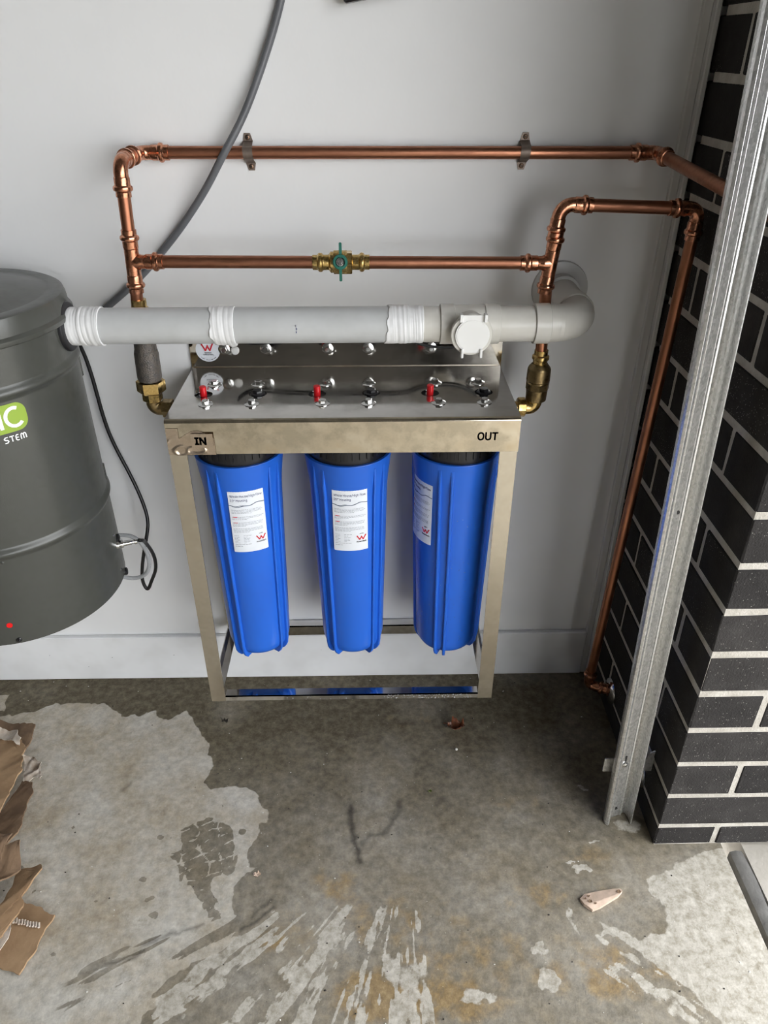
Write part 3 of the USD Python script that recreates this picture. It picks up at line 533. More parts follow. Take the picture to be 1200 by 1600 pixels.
# protective film left on the corners of the front sheet, the two printed tags
film = []
for (x0, x1, zz, nm) in ((FX0 + .001, FX0 + .078, ZT - .062, 0),):
    nx, nz = 60, 44; Xf, Zf = np.meshgrid(np.linspace(x0, x1, nx), np.linspace(zz, ZT - .014, nz)); Xr = Xf.copy()
    top_edge = .4 + .6*np.clip((Xf - x0)/.03, 0, 1); hgt = meshkit.fbm(np.stack([Xf*38, 0*Xf, Zf*38], -1), 2, 5); rid = np.abs(hgt - .5)
    Yf = FY - .0030 - .0030*np.clip(.10 - rid, 0, 1)*8*np.clip((ZT - .043 - Zf)*80 + np.clip((x0 + .026 - Xf)*70, 0, 1), 0, 1)*np.clip((x1 - Xf)*60, 0, 1)
    keep = (Zf < ZT - .030 + .012*np.sin(Xf*60)) | (Xf < x0 + .02)
    idx = np.arange(nx*nz).reshape(nz, nx); f = []
    for a in range(nz - 1):
        for b in range(nx - 1):
            if keep[a, b] and keep[a + 1, b + 1]: f += [[idx[a, b], idx[a, b + 1], idx[a + 1, b + 1]], [idx[a, b], idx[a + 1, b + 1], idx[a + 1, b]]]
    fs.add('protective_film', trimesh.Trimesh(np.stack([Xf, Yf, Zf], -1).reshape(-1, 3), np.array(f), process=False), 'steel_film', smooth=40, label='wrinkled brown protective film at the left end of the front sheet')
fs.add('protective_film', plate(rrect(FX1 - .032, ZT - .0625, FX1 - .001, ZT - .030, .008), (0, FY - .0005, 0), (1, 0, 0), (0, 0, 1), .0004), 'clear_tape', smooth=False, label='square of clear film at the right end of the front sheet')
def steel_tag(x, z, s, h, w, bw, bh):
    p = fs.add('name_tag', plate(rrect(x - .006, z - .0055, x + bw, z + bh, .001), (0, FY - .0060 if s == 'IN' else FY - .0009, 0), (1, 0, 0), (0, 0, 1), .0004), 'clear_tape' if s != 'IN' else 'steel_film', smooth=False, label=f'clear tag reading {s}')
    m = join([text(s, h, .0005, True, w).apply_translation([dx, dz, 0]) for dx, dz in ((0, 0), (.0005, 0), (0, .0004), (.0005, .0004))]); v = m.vertices; yy = FY - (.0070 if s == 'IN' else .0017)
    fs.add('lettering', trimesh.Trimesh(np.c_[x + v[:, 0], yy - v[:, 2], z + v[:, 1]], m.faces, process=False), 'label_black', smooth=False, parent=p)
steel_tag(-.2915, .7492, 'IN', .0125, .0185, .030, .019); steel_tag(.1705, .7510, 'OUT', .0135, .0335, .038, .0185)
# hexagon flange bolts, four per housing, and the row on the back plate
def bolt(o, d, turn=0.0, s=1.0): return [lathe(o, d, [(0, .0126*s), (.0009, .0126*s), (.0024, .0085*s)], 28), hexa(V(*o) + V(*d)*.001, d, .0066*s, .0068*s, .0010, turn=turn)]
for c in HX:
    for dx in (-.0385, .0390):
        for y in (-.1802, -.0935): fs.add('bolt', bolt((c + dx, y, ZT), (0, 0, 1), rng.uniform(0, 1)), 'zinc', smooth=25)
for x in (-.2760, -.1990, -.0840, -.0090, .1090, .1880): fs.add('bolt', bolt((x, -.0062, .8250), (0, -1, 0), rng.uniform(0, 1), .85), 'zinc', smooth=25)
fs.add('screw_cap', lathe((-.2560, -.0062, .8225), (0, -1, 0), [(0, .008), (.002, .0078), (.004, .006), (.0045, .002)], 24), 'white_plastic', label='white screw cap on the back plate')
# round certificate sticker on the back plate
SC = V(-.3062, -.0065, .8240); SR = .0225
stp = fs.add('sticker', lathe(SC, (0, -1, 0), [(0, SR), (.0004, SR)], 48), 'label_paper', label='round white certificate sticker with red W mark')
def on_plate(m, x, z, y=-.0073):
    v = m.vertices; return trimesh.Trimesh(np.c_[x + v[:, 0], y - v[:, 2], z + v[:, 1]], m.faces, process=False)
def wmark(w, h, t=.0004):
    """The red W of the water certification mark: a tick joined to a second stroke."""
    s = lambda p, q, th: LineString([p, q]).buffer(th, cap_style=2)
    g = shapely.union_all([LineString([(0, h), (.30*w, .04*h), (.50*w, .72*h), (.68*w, .04*h), (1.0*w, 1.12*h)]).buffer(.062*w, cap_style=2, join_style=2)])
    g = g.intersection(shapely.box(-w, -.02*h, 2*w, 1.1*h)); gs = getattr(g, 'geoms', [g])
    return join([trimesh.creation.extrude_polygon(q, t, engine='earcut') for q in gs])
fs.add('emblem', on_plate(wmark(.021, .013), SC[0] - .0105, SC[2] - .0015), 'label_red', smooth=False, parent=stp)
tx = []
for s, h, w, z in (('WaterMark', .0022, .013, -.0062), ('Certificate 22474', .0020, .019, -.0098)):
    tx.append(on_plate(text(s, h, .0003, True, w), SC[0] - w/2, SC[2] + z))
for a in np.linspace(-2.35, -.80, 26):
    if rng.random() > .18:
        d = V(math.cos(a), 0, math.sin(a)); tx.append(lathe(SC + d*.0190 + V(0, -.0005, 0), (0, -1, 0), [(0, .0006), (.0004, .0006)], 6))
fs.add('lettering', tx, 'label_black', smooth=False, parent=stp)
# water drops left on the front rail and right post
dr = []
for _ in range(150):
    x = rng.choice([rng.uniform(.02, .20), rng.uniform(-.20, .20)], p=[.75, .25]); z = rng.uniform(ZB + .0015, ZR - .001)
    dr.append(trimesh.creation.icosphere(1, rng.uniform(.0005, .0013)).apply_translation([x, FY + .0002, z]))
fs.add('water_drops', dr, 'water', smooth=True, kind='stuff')

# ------------------------------------------------------------------ three filter housings
def housing(i, cx, turn, label):
    h = Thing('filter_housing', label, 'water filter housing', (cx, HY, .232), group='blue filter housings in the stand')
    c = (cx, HY); z1, zr = .262, .6840
    rad = lambda z: .0625 + (z - z1)/(.66 - z1)*.0105 if z < .62 else .0719 + (z - .62)/(zr - .62)*.0076
    prof = [(.2345, .001), (.2345, .030), (.2362, .046), (.2420, .0555), (.2500, .0600), (z1, .0625)] + [(z, rad(z)) for z in np.linspace(.29, zr, 24)] + [(zr + .0015, .0800), (zr + .0025, .0795), (zr + .0025, .0745), (zr - .02, .0742)]
    body = lathe((cx, HY, 0), (0, 0, 1), [(z, r) for z, r in prof], 96)
    h.add('sump', body, 'blue_plastic', smooth=30)
    zs = np.r_[.2290, .2310, .236, .245, np.linspace(.262, .674, 22)]
    for k in range(4):
        for s in (-1, 1):
            a = turn + math.pi/4 + k*math.pi/2 + s*.145; d, e = V(math.sin(a), -math.cos(a), 0), V(math.cos(a), math.sin(a), 0); v = []
            for z in zs:
                rr = rad(max(z, z1)); hh = .0058*np.clip((.676 - z)/.045, .05, 1); tw = .0026
                if z < .262: rr = .0625 - .006*((.262 - z)/.033)**2*1.2; hh = .0058*(1 - ((.262 - z)/.034)**4)
                inn = rr - (.004 if z > .262 else .014)
                for (r_, w2) in ((inn, -tw*1.3), (rr + hh*.75, -tw), (rr + hh, -tw*.55), (rr + hh, tw*.55), (rr + hh*.75, tw), (inn, tw*1.3)):
                    p = V(cx, HY, z) + d*r_ + e*w2; v.append(p)
            f = []; m = 6
            for q in range(len(zs) - 1):
                for j in range(m): k2 = (j + 1) % m; a0 = q*m; f += [[a0 + j, a0 + k2, a0 + m + k2], [a0 + j, a0 + m + k2, a0 + m + j]]
            for j in range(1, m - 1): f += [[0, j + 1, j], [(len(zs) - 1)*m, (len(zs) - 1)*m + j, (len(zs) - 1)*m + j + 1]]
            h.add('rib', trimesh.Trimesh(np.array(v), np.array(f), process=False), 'blue_plastic', smooth=25)
    # black head with vertical grooves
    cap = [lathe((cx, HY, 0), (0, 0, 1), [(zr - .018, .0735), (zr + .030, .0742), (.775, .0760), (.7862, .0760), (.7870, .074)], 72)]
    for k in range(36):
        a = k*math.pi/18; cap.append(box((-.003, .073, zr + .012), (.003, .0764, .780)).apply_transform(trimesh.transformations.rotation_matrix(a, [0, 0, 1])).apply_translation([cx, HY, 0]))
    hp = h.add('head', cap, 'black_plastic', smooth=30, label='black screw head')
    h.add('vent_button', [lathe((cx - .0500, HY - .002, .786), (0, 0, 1), [(0, .0060), (.0185, .0060), (.0195, .0052)], 24)], 'red_plastic', label='red pressure release button')
    h.add('port_plug', [lathe((cx + .0435, HY, .786), (0, 0, 1), [(0, .0125), (.0055, .0125), (.0065, .011)], 28), hexa((cx + .0435, HY, .790), (0, 0, 1), .0085, .0078, .001)], 'black_plastic', label='black port plug')
    # paper label curved round the sump
    R0 = .0728; W, H = .0640, .1330; zb = .5080
    lp = h.add('label_sheet', wrap(plate(rrect(-W/2, 0, W/2, H, .0015), (0, 0, 0), (1, 0, 0), (0, 1, 0), .0004), c, R0, turn, zb, .0006, .004), 'label_paper', smooth=60, label='white printed label')
    put = lambda ms: wrap(join(ms), c, R0, turn, zb, .0011, .006)
    def at(m, x, y): m.apply_translation([x, y, 0]); return m
    h.add('heading', put([at(text('Whole House/High Flow', .0048, .0002, False, .0570), -.0285, .1165), at(text('20" Housing', .0048, .0002, False, .0300), -.0285, .1080)]), 'label_dark', smooth=False, parent=lp)
    wx = np.linspace(-W/2 + .0008, W/2 - .0008, 30); wy = .1000 + .0025*np.sin(wx*80 - .5) - .0010*np.sin(wx*260) + .05*np.clip(wx, 0, 1)**1.2
    wv = [plate(LineString(np.c_[wx, wy]).buffer(.0008), (0, 0, 0), (1, 0, 0), (0, 1, 0), .0002)]
    wv.append(plate(LineString(np.c_[wx[3:14], wy[3:14] + .0022*np.sin(np.linspace(0, math.pi, 11))]).buffer(.0004), (0, 0, 0), (1, 0, 0), (0, 1, 0), .0002))
    h.add('wave_line', put(wv), 'label_wave', smooth=False, parent=lp)
    rr_ = np.random.default_rng(11); txt, red = [], []
    def line(x0, x1, y, th=.00085):
        x = x0
        while x < x1 - .002:
            L = min(rr_.uniform(.0022, .0062), x1 - x); txt.append(plate(shapely.box(x, y, x + L, y + th), (0, 0, 0), (1, 0, 0), (0, 1, 0), .0002)); x += L + .0009
    for y0, n, last in ((.0905, 4, .62), (.0755, 3, .45), (.0635, 4, .4), (.0505, 4, .5)):
        for q in range(n): line(-.0285, -.0285 + .057*(last if q == n - 1 else rr_.uniform(.93, 1.0)), y0 - q*.00245)
    for q in range(6): line(-.0285, -.0285 + rr_.uniform(.006, .012), .0355 - q*.0031); line(-.0120, -.0120 + rr_.uniform(.006, .016), .0355 - q*.0031)
    line(-.0285, .0020, .0165); line(-.0285, -.0150, .0125, .0012)
    h.add('small_print', put(txt), 'label_grey', smooth=False, parent=lp)
    h.add('emblem', put([at(wmark(.0170, .0090), .0110, .0235)]), 'label_red', smooth=False, parent=lp)
    for y0 in (.0755, .0635): red.append(plate(shapely.box(-.0270, y0, -.0190, y0 + .0011), (0, 0, 0), (1, 0, 0), (0, 1, 0), .00035))
    h.add('warning_word', put(red), 'label_red', smooth=False, parent=lp)
    h.add('mark_name', put([at(text('WaterMark', .0030, .0002, True, .0185), .0100, .0180), at(text('WM 022', .0020, .0002, False, .0075), .0160, .0355)]), 'label_black', smooth=False, parent=lp)
    if i == 2:
        q = []
        for _ in range(150):
            a = turn + rng.uniform(-.5, 1.7); z = rng.uniform(.27, .58); R_ = rad(z) + .0001; s = rng.uniform(.0004, .0009)
            q.append(trimesh.creation.icosphere(1, s).apply_translation([cx + R_*math.sin(a), HY - R_*math.cos(a), z]))
        h.add('water_drops', q, 'water', smooth=True, kind='stuff')
housing(0, HX[0], math.radians(13), 'left blue water filter housing, nearest the IN tag, label facing front')
housing(1, HX[1], math.radians(3), 'middle blue water filter housing, label facing straight out')
housing(2, HX[2], math.radians(-62), 'right blue water filter housing under the OUT tag, label turned aside')

# ------------------------------------------------------------------ white plastic vacuum pipe
PY, PZ, PR = -.185, .927, .0282
pv = Thing('vacuum_pipe', 'white plastic pipe running from the grey canister across the filter stand', 'plastic pipe', (-.1, PY, PZ - .03))
P = lambda x: V(x, PY, PZ)
pv.add('pipe', cyl(P(-.486), P(.050), PR, 56), 'pvc_grey', label='long grey-white pipe')
def wraptape(x0, x1, r0, seed, ragged=.006):
    nx, ns = 40, 96; v, f = [], []; T = np.linspace(0, 2*math.pi, ns, endpoint=False)
    for i in range(nx):
        k = i/(nx - 1)
        for t in T:
            e0 = x0 + ragged*(meshkit.fbm(V(math.cos(t)*1.5 + 3, math.sin(t)*1.5 + 3, seed), 3, seed) - .5)*2; x = e0 + (x1 - e0)*k
            q = V(math.cos(t)*2, math.sin(t)*2, x*120 + seed)
            r = r0 + .0012*(meshkit.fbm(V(math.cos(t)*.8, math.sin(t)*.8, (x + .006*math.sin(t))*210 + seed), 2, seed) - .5)*2 + .0018*meshkit.fbm(q*1.3, 3, seed + 1)
            if i in (0, nx - 1): r = PR - .0002
            v.append((x, PY + r*math.cos(t), PZ + r*math.sin(t)))
    for i in range(nx - 1):
        for j in range(ns): k = (j + 1) % ns; f += [[i*ns + j, i*ns + k, (i + 1)*ns + k], [i*ns + j, (i + 1)*ns + k, (i + 1)*ns + j]]
    m = trimesh.Trimesh(np.array(v), np.array(f), process=False); m.fix_normals(); return m
def tape_all():
    # vectorised noise per band
    for x0, x1, r0, sd, lab in ((-.4790, -.4535, PR + .0008, 3, 'white tape band against the black collar'), (-.4560, -.4245, PR + .0016, 4, 'white tape band at the canister end'), (-.2530, -.2155, PR + .0010, 5, 'white tape band over the left filter'), (.0205, .0560, PR + .0012, 6, 'white tape band over the joint, ragged edge'), (.0540, .0800, PR + .0004, 7, 'smooth white tape band over the joint')):
        nx, ns = 44, 110; T = np.linspace(0, 2*math.pi, ns, endpoint=False); K, TT = np.meshgrid(np.linspace(0, 1, nx), T, indexing='ij')
        c, s = np.cos(TT), np.sin(TT); rag = .007 if sd in (5, 6) else .002
        e0 = x0 + rag*(meshkit.fbm(np.stack([c*1.5 + 3, s*1.5 + 3, 0*c + sd], -1), 3, sd) - .5)*2; X = e0 + (x1 - e0)*K
        r = r0 + .0007*(meshkit.fbm(np.stack([c*.22, s*.22, (X + .0015*s)*260 + sd], -1), 2, sd) - .5)*2 + .0008*meshkit.fbm(np.stack([c*1.2, s*1.2, X*110 + sd], -1), 2, sd + 1)
        if sd == 5: r = r + .0055*np.clip(-s - .75, 0, 1)*3.0*np.clip(1 - abs(K - .8)*4, 0, 1) + .001*np.clip(-s, 0, 1)
        r[0], r[-1] = PR - .0003, PR - .0003
        v = np.stack([X, PY + r*c, PZ + r*s], -1).reshape(-1, 3); f = []
        for i in range(nx - 1):
            for j in range(ns): k = (j + 1) % ns; f += [[i*ns + j, i*ns + k, (i + 1)*ns + k], [i*ns + j, (i + 1)*ns + k, (i + 1)*ns + j]]
        m = trimesh.Trimesh(v, np.array(f), process=False); m.fix_normals(); pv.add('tape_wrap', m, 'tape', smooth=50, label=lab)
tape_all()
pv.add('pen_mark', [wrap(plate(shapely.box(0, y, w, y + hh), (0, 0, 0), (1, 0, 0), (0, 1, 0), .0002), (0, 0), 1, 0, 0, 0, 0).apply_transform(np.array([[1, 0, 0, 0], [0, 1, 0, 0], [0, 0, 1, 0], [0, 0, 0, 1]])) for y, w, hh in ()] or [box((-.1190 + dx, PY - PR - .0002, PZ + dz), (-.1190 + dx + w, PY - PR + .0004, PZ + dz + h_)) for dx, dz, w, h_ in ((0, -.004, .0014, .003), (.0004, .0005, .0010, .004), (.0002, .006, .0006, .003), (.0016, .002, .0008, .0012))], 'label_dark', smooth=False, label='small dark pen mark')
pv.add('pipe', cyl(P(.050), P(.30), .0279, 56), 'pvc_white', label='short white pipe by the tee')
RS = .0312
pv.add('tee_fitting', [lathe(P(.1065), (1, 0, 0), [(0, .0285), (0, RS - .0006), (.0006, RS), (.0215, RS), (.0225, RS - .0015), (.0230, .0296), (.0690, .0296), (.0695, RS - .0015), (.0705, RS), (.0930, RS), (.0936, RS - .0006), (.0936, .0285)], 56),
                       lathe((.152, PY, PZ - .001), (0, -1, 0), [(0, .0270), (.034, .0272), (.040, .0300), (.044, .0322), (.0500, .0322), (.0512, .0312)], 56)], 'pvc_white')
tp = pv.path + '/tee_fitting'
FO = V(.1525, PY - .0515, PZ - .001)
fl = shapely.union_all([shapely.Point(0, 0).buffer(.0262, quad_segs=24), rrect(-.0165, .012, .0165, .0315, .002), rrect(-.0140, -.0270, .0140, -.018, .002)])
fa, fb = V(1, 0, 0), unit(V(0, .0, 1.0))
pv.add('inlet_flap', [plate(fl, FO, fa, fb, .0035), plate(shapely.Point(0, 0).buffer(.0240, quad_segs=24), FO + V(0, -.0033, 0), fa, fb, .0008)], 'pvc_flap', parent=tp, smooth=30, label='round white hinged flap')
hg = [box(FO + V(s*.0185 - .0024, -.008, .0215), FO + V(s*.0185 + .0024, .004, .0335), .0008) for s in (-1, 1)] + [box(FO + V(s*.0145 - .0020, -.0075, -.0345), FO + V(s*.0145 + .0020, .002, -.0205), .0008) for s in (-1, 1)]
for q_ in hg: pv.add('flap_hinge', q_, 'pvc_flap', parent=tp, smooth=False)
EC = V(.280, -.129, PZ); ex = .336
arc = [P(.268)] + [V(.280 + .056*math.sin(a), -.129 - .056*math.cos(a), PZ) for a in np.linspace(0, math.pi/2, 22)] + [V(ex, -.112, PZ)]
pv.add('elbow', [tube(arc, .0292, 56), lathe(P(.2555), (1, 0, 0), [(0, .0285), (0, .0309), (.0006, .0315), (.0235, .0315), (.0245, .0300), (.0245, .029)], 56), lathe((ex, -.129, PZ), (0, 1, 0), [(0, .0290), (0, .0305), (.001, .0315), (.024, .0315), (.0246, .0309), (.0246, .0285)], 56)], 'pvc_white')
pv.add('pipe', cyl((ex, -.115, PZ), (ex + .001, -.003, PZ + .002), .0279, 56), 'pvc_white', label='short pipe into the wall')
pv.add('wall_flange', [lathe((ex + .001, -.0005, PZ + .004), (0, -1, 0), [(0, .0505), (.003, .0500), (.0045, .0490), (.0060, .0400), (.0085, .0335), (.0100, .0310), (.0300, .0305), (.0305, .0285)], 64)], 'pvc_flange', label='grey round cover flange on the wall')

# ------------------------------------------------------------------ vacuum canister
TX, TY, TRD, TZ0, TZ1 = -.6582, -.2048, .1772, .4370, .957
tk = Thing('vacuum_canister', 'dark grey round vacuum canister with green logo on the left wall', 'vacuum canister', (TX, TY, TZ0))
def bead(z, hgt=.0050, w=.012): return [(z + w*t, TRD + hgt*(.5 + .5*math.cos(math.pi*t))) for t in np.linspace(-1, 1, 17)]
prof = [(TZ0 + .02, TRD - .03), (TZ0 + .003, TRD - .012), (TZ0, TRD - .006), (TZ0 + .0004, TRD - .0012), (TZ0 + .002, TRD), (.55, TRD)] + bead(.6165) + [(.75, TRD)] + bead(.8735) + [(TZ1, TRD)]
tk.add('body', lathe((TX, TY, 0), (0, 0, 1), prof, 160), 'tank_paint', smooth=40)
LR = .1866
tk.add('lid', lathe((TX, TY, 0), (0, 0, 1), [(.940, TRD + .001), (.9405, LR - .0015), (.9425, LR), (.9480, LR + .0002), (.9510, LR - .0018), (.9530, LR - .0045), (.9700, LR - .0060), (.9780, LR - .0085), (.9805, LR - .0130), (.9800, LR - .030), (.9795, LR - .034), (.9835, LR - .050), (.990, LR - .075), (.995, LR - .11), (.998, .02), (.998, .001)], 160), 'tank_paint', smooth=35)
for z_ in (.50, .84): tk.add('bracket', box((TX - .10, -.032, z_), (TX + .10, -.001, z_ + .06), .002), 'tank_paint', smooth=False)
# collar where the pipe enters, pressed on the body
tk.add('inlet_collar', lathe((TX + TRD - .006, PY, PZ), (1, 0, .0), [(-.012, .0375), (.003, .0380), (.008, .0385), (.0105, .0375), (.0120, .0350), (.0130, .0290)], 56), 'rubber', label='black rubber inlet collar')
tc = (TX, TY); deg = math.radians
# logo panel: green rounded bar with white letters, clipped letters run on round the canister
lp = tk.add('logo_panel', wrap(plate(rrect(-.150, 0, 0, .0435, .016), (0, 0, 0), (1, 0, 0), (0, 1, 0), .0004), tc, TRD, deg(52.3), .8150, .0002, .006), 'logo_green', smooth=60, label='green rounded logo panel')
Cr = [(.0108*math.cos(a)*1.18, .0140*math.sin(a)) for a in np.linspace(deg(62), deg(318), 34)]
Cg = LineString(Cr).buffer(.0026, cap_style=2, quad_segs=6); Ig = shapely.box(-.0235, -.0150, -.0182, .0165)
letters = [trimesh.creation.extrude_polygon(Cg, .0003, engine='earcut'), trimesh.creation.extrude_polygon(Ig, .0003, engine='earcut')]
lt = join(letters); tk.add('lettering', wrap(lt, tc, TRD, deg(46.2), .8372, .0007, .005), 'white_print', smooth=60, parent=lp)
# word under the panel: only its visible end, STEM, in a rounded face
def strokes(ls, w): return shapely.union_all([LineString(l).buffer(w, cap_style=2, join_style=1) for l in ls])
def roundM(x, s): return [[(x, 0), (x, s*.55)] + [(x + .22*s*(1 - math.cos(a)), s*.6 + .38*s*math.sin(a)) for a in np.linspace(0, math.pi, 8)] + [(x + .44*s, 0)], [(x + .44*s, s*.6)] + [(x + .44*s + .22*s*(1 - math.cos(a)), s*.6 + .38*s*math.sin(a)) for a in np.linspace(0, math.pi, 8)] + [(x + .88*s, 0)]]
s = .0086; word = roundM(-.88*s, s) + [[(-.0108, s), (-.0135, s), (-.0150, s*.8), (-.0150, s*.2), (-.0135, 0), (-.0108, 0)], [(-.0150, s*.52), (-.0112, s*.52)], [(-.0172, s), (-.0240, s)], [(-.0206, s), (-.0206, 0)],
     [(-.0262, s), (-.0300, s), (-.0318, s*.75), (-.0300, s*.52), (-.0275, s*.48), (-.0262, s*.25), (-.0280, 0), (-.0318, 0)]]
sg = strokes(word, .00085); tk.add('lettering', wrap(join([trimesh.creation.extrude_polygon(g, .0003, engine='earcut') for g in getattr(sg, 'geoms', [sg])]), tc, TRD, deg(49.2), .8005, .0003, .005), 'white_print', smooth=60, label='white word ending under the logo')
onT = lambda a, z, o=0.0: (V(TX + (TRD + o)*math.sin(deg(a)), TY - (TRD + o)*math.cos(deg(a)), z), V(math.sin(deg(a)), -math.cos(deg(a)), 0))
o, d = onT(15.05, .4792, -.002); tk.add('indicator_light', lathe(o, d, [(0, .0048), (.0030, .0048), (.0042, .0030), (.0045, .001)], 24), 'led', label='glowing red indicator light')
o, d = onT(17.2, .4455, -.002); tk.add('screw', [lathe(o, d, [(0, .0048), (.0030, .0048), (.0042, .0035)], 20), hexa(o, d, .0022, .0060)], 'black_plastic')
for a, z in ((21.5, .6030), (94.6, .5357), (94.3, .4589)):
    o, d = onT(a, z, -.001); tk.add('rivet', lathe(o, d, [(0, .0026), (.0015, .0024), (.0024, .0012)], 16), 'tank_paint' if a < 30 else 'zinc')
# sockets and hose at the back right
for a, z, w in ((100, .5165, .0095), (102, .4365, .0075)):
    o, d = onT(a, z, -.003); tk.add('socket', lathe(o, d, [(0, w), (.006, w), (.0075, w*.7)], 24), 'black_plastic')
o, e = V(-.4830, -.1835, .5090), V(-.4484, -.170, .5085)
tk.add('power_connector', [lathe(o, e - o, [(-.006, .0078), (.004, .0078), (.005, .0064), (.007, .0064), (.0075, .0078), (.0110, .0078), (.0115, .0054), (.026, .0048), (.027, .0040), (.031, .0040), (.032, .0054), (.036, .0054), (.037, .003)], 24)], 'zinc', label='silver screw-on power connector')
hose = spline([(-.5010, -.130, .4960), (-.4933, -.13, .4957), (-.474, -.13, .4925), (-.458, -.13, .4772), (-.4494, -.13, .4465), (-.4514, -.13, .4199), (-.4638, -.13, .3994), (-.4831, -.13, .3916), (-.5080, -.13, .3950), (-.530, -.14, .42), (-.54, -.15, .45)], 80)
tk.add('hose', tube(hose, .0040, 16), 'clear_hose', smooth=True, label='clear looped plastic hose')
for z in (.8450, .6400): o, d = onT(112, z, -.001); tk.add('seam_clip', [box((o[0] - .003, o[1] - .003, z - .018), (o[0] + .003, o[1] + .003, z + .018), .001)], 'tank_paint', smooth=False)

# ------------------------------------------------------------------ cords and cable
CE = e.copy()
cordp = spline([(-.538, -.05, .872), (-0.5308, -0.03, 0.842), (-0.5237, -0.02, 0.751), (-0.5162, -0.018, 0.6564), (-0.4903, -0.022, 0.5651), (-0.4684, -0.04, 0.4924), (-0.4661, -0.05, 0.4675), (-0.4731, -0.06, 0.4347), (-0.483, -0.066, 0.3985), (-0.4928, -0.066, 0.3572), (-0.494, -0.066, 0.3267), (-0.4884, -0.068, 0.3161), (-0.4759, -0.072, 0.3361), (-0.4588, -0.078, 0.374), (-0.4532, -0.086, 0.4123), (-0.4530, -0.105, 0.4500), (-0.4490, -0.135, 0.4850), (-.4440, -.160, .5030), tuple(CE + V(.002, .002, 0))], 190)
single('power_cord', tube(cordp, .0036, 12), 'black_cord', 'black power cord looping down the wall beside the grey canister', 'cord', smooth=True)
def cable():
    a = np.array([(-.02, -.008, 2.58), (-.035, -.008, 1.95), (-.075, -.008, 1.58), (-0.1308, -0.008, 1.3596), (-0.153, -0.011, 1.3036), (-0.1762, -0.017, 1.2534), (-0.204, -0.025, 1.2015), (-0.2342, -0.0320, 1.1566), (-0.2649, -0.027, 1.112), (-0.2993, -0.02, 1.0687), (-0.3331, -0.013, 1.0307), (-0.3639, -0.009, 0.9994), (-0.413, -0.008, 0.9536), (-0.4698, -0.008, 0.9098), (-.56, -.0075, .845), (-.64, -.0075, .795)])
    return spline(a, 260)
single('grey_cable', tube(cable(), .0060, 16), 'grey_conduit', 'grey electrical cable curving down the wall across the copper pipe', 'cable', smooth=True)
bw = spline([(-.26, -.013, .8560), (-.2277, -.013, .8380), (-.1777, -.013, .8412), (-.0259, -.013, .8452), (.0690, -.013, .8420), (.0863, -.013, .8350), (.1160, -.013, .8290), (.1458, -.013, .8280), (.1700, -.013, .8330), (.20, -.013, .850)], 100)
single('black_wire', tube(bw, .0021, 10), 'black_cord', 'thin black wire drooping behind the white pipe over the filter stand', 'wire', smooth=True)
bx = Thing('wall_box', 'black box fixed to the wall at the top edge above the copper pipe', 'wall box', (.10, -.05, 1.36))
m = box((-.000, -.034, .000), (.22, .0, .16), .003).apply_transform(trimesh.transformations.rotation_matrix(deg(-9), [0, 1, 0])); m.apply_translation([-.0370, -.001, 1.3545]); bx.add('case', m, 'black_plastic', smooth=False)

# ------------------------------------------------------------------ galvanised door track on the nib
TB, TT_ = V(.4480, -.410, 0.0), V(.4225, -.372, 1.300); td_ = unit(TT_ - TB)
dt = Thing('door_track', 'galvanised steel door track standing in front of the dark bricks', 'door track', tuple(TB + V(.025, 0, 0)))
mid = [(.0085, -.0205), (.0050, -.0225), (.0015, -.0205), (.0000, -.0160), (.0005, -.0080), (.0035, -.0030), (.0065, -.0008), (.0085, -.0002), (.0185, -.0044), (.0330, .0012), (.0346, -.0006), (.0368, -.0006), (.0385, .0036), (.0415, .0056), (.0460, .0056), (.0485, .0020), (.0496, -.0060), (.0512, -.0225)]
poly = LineString(mid).buffer(.0008, cap_style=2, join_style=1, quad_segs=3)
trk = extrude_path(poly, TB, TB + td_*2.2, (1, 0, 0))
dt.add('track', trk, 'galvanised', smooth=50)
pt = lambda x, y, l: TB + td_*l + V(x, y, 0)
dt.add('bracket', [plate(shapely.union_all([rrect(-.012, 0, .082, .036, .003), Polygon([(.060, 0), (.0805, 0), (.0805, .055), (.072, .050)])]), pt(0, .0098, .118), (1, 0, 0), (0, 0, 1), -.0025 + .005), box((.5263, -.400, .118), (.5283, -.360, .154), .0008)], 'galvanised', smooth=False, label='steel bracket holding the track to the bricks')
dt.add('bolt', [lathe(pt(.0235, -.0030, .150), (0, -1, 0), [(0, .0062), (.001, .0062), (.0035, .0045), (.0042, .002)], 24)], 'zinc', label='round bolt head through the track')
for q_ in (plate(rrect(-.0022, 0, .0022, .018, .0020), pt(.0235, -.0029, .155), (1, 0, 0), (0, 0, 1), .0006), lathe(pt(.0235, -.0030, .025), (0, -1, 0), [(0, .0036), (.0008, .0036)], 16), lathe(pt(.0265, -.0018, .700), (0, -1, 0), [(0, .0034), (.0008, .0034)], 16)): dt.add('slot', q_, 'black_plastic', smooth=False)
rs = np.random.default_rng(5)

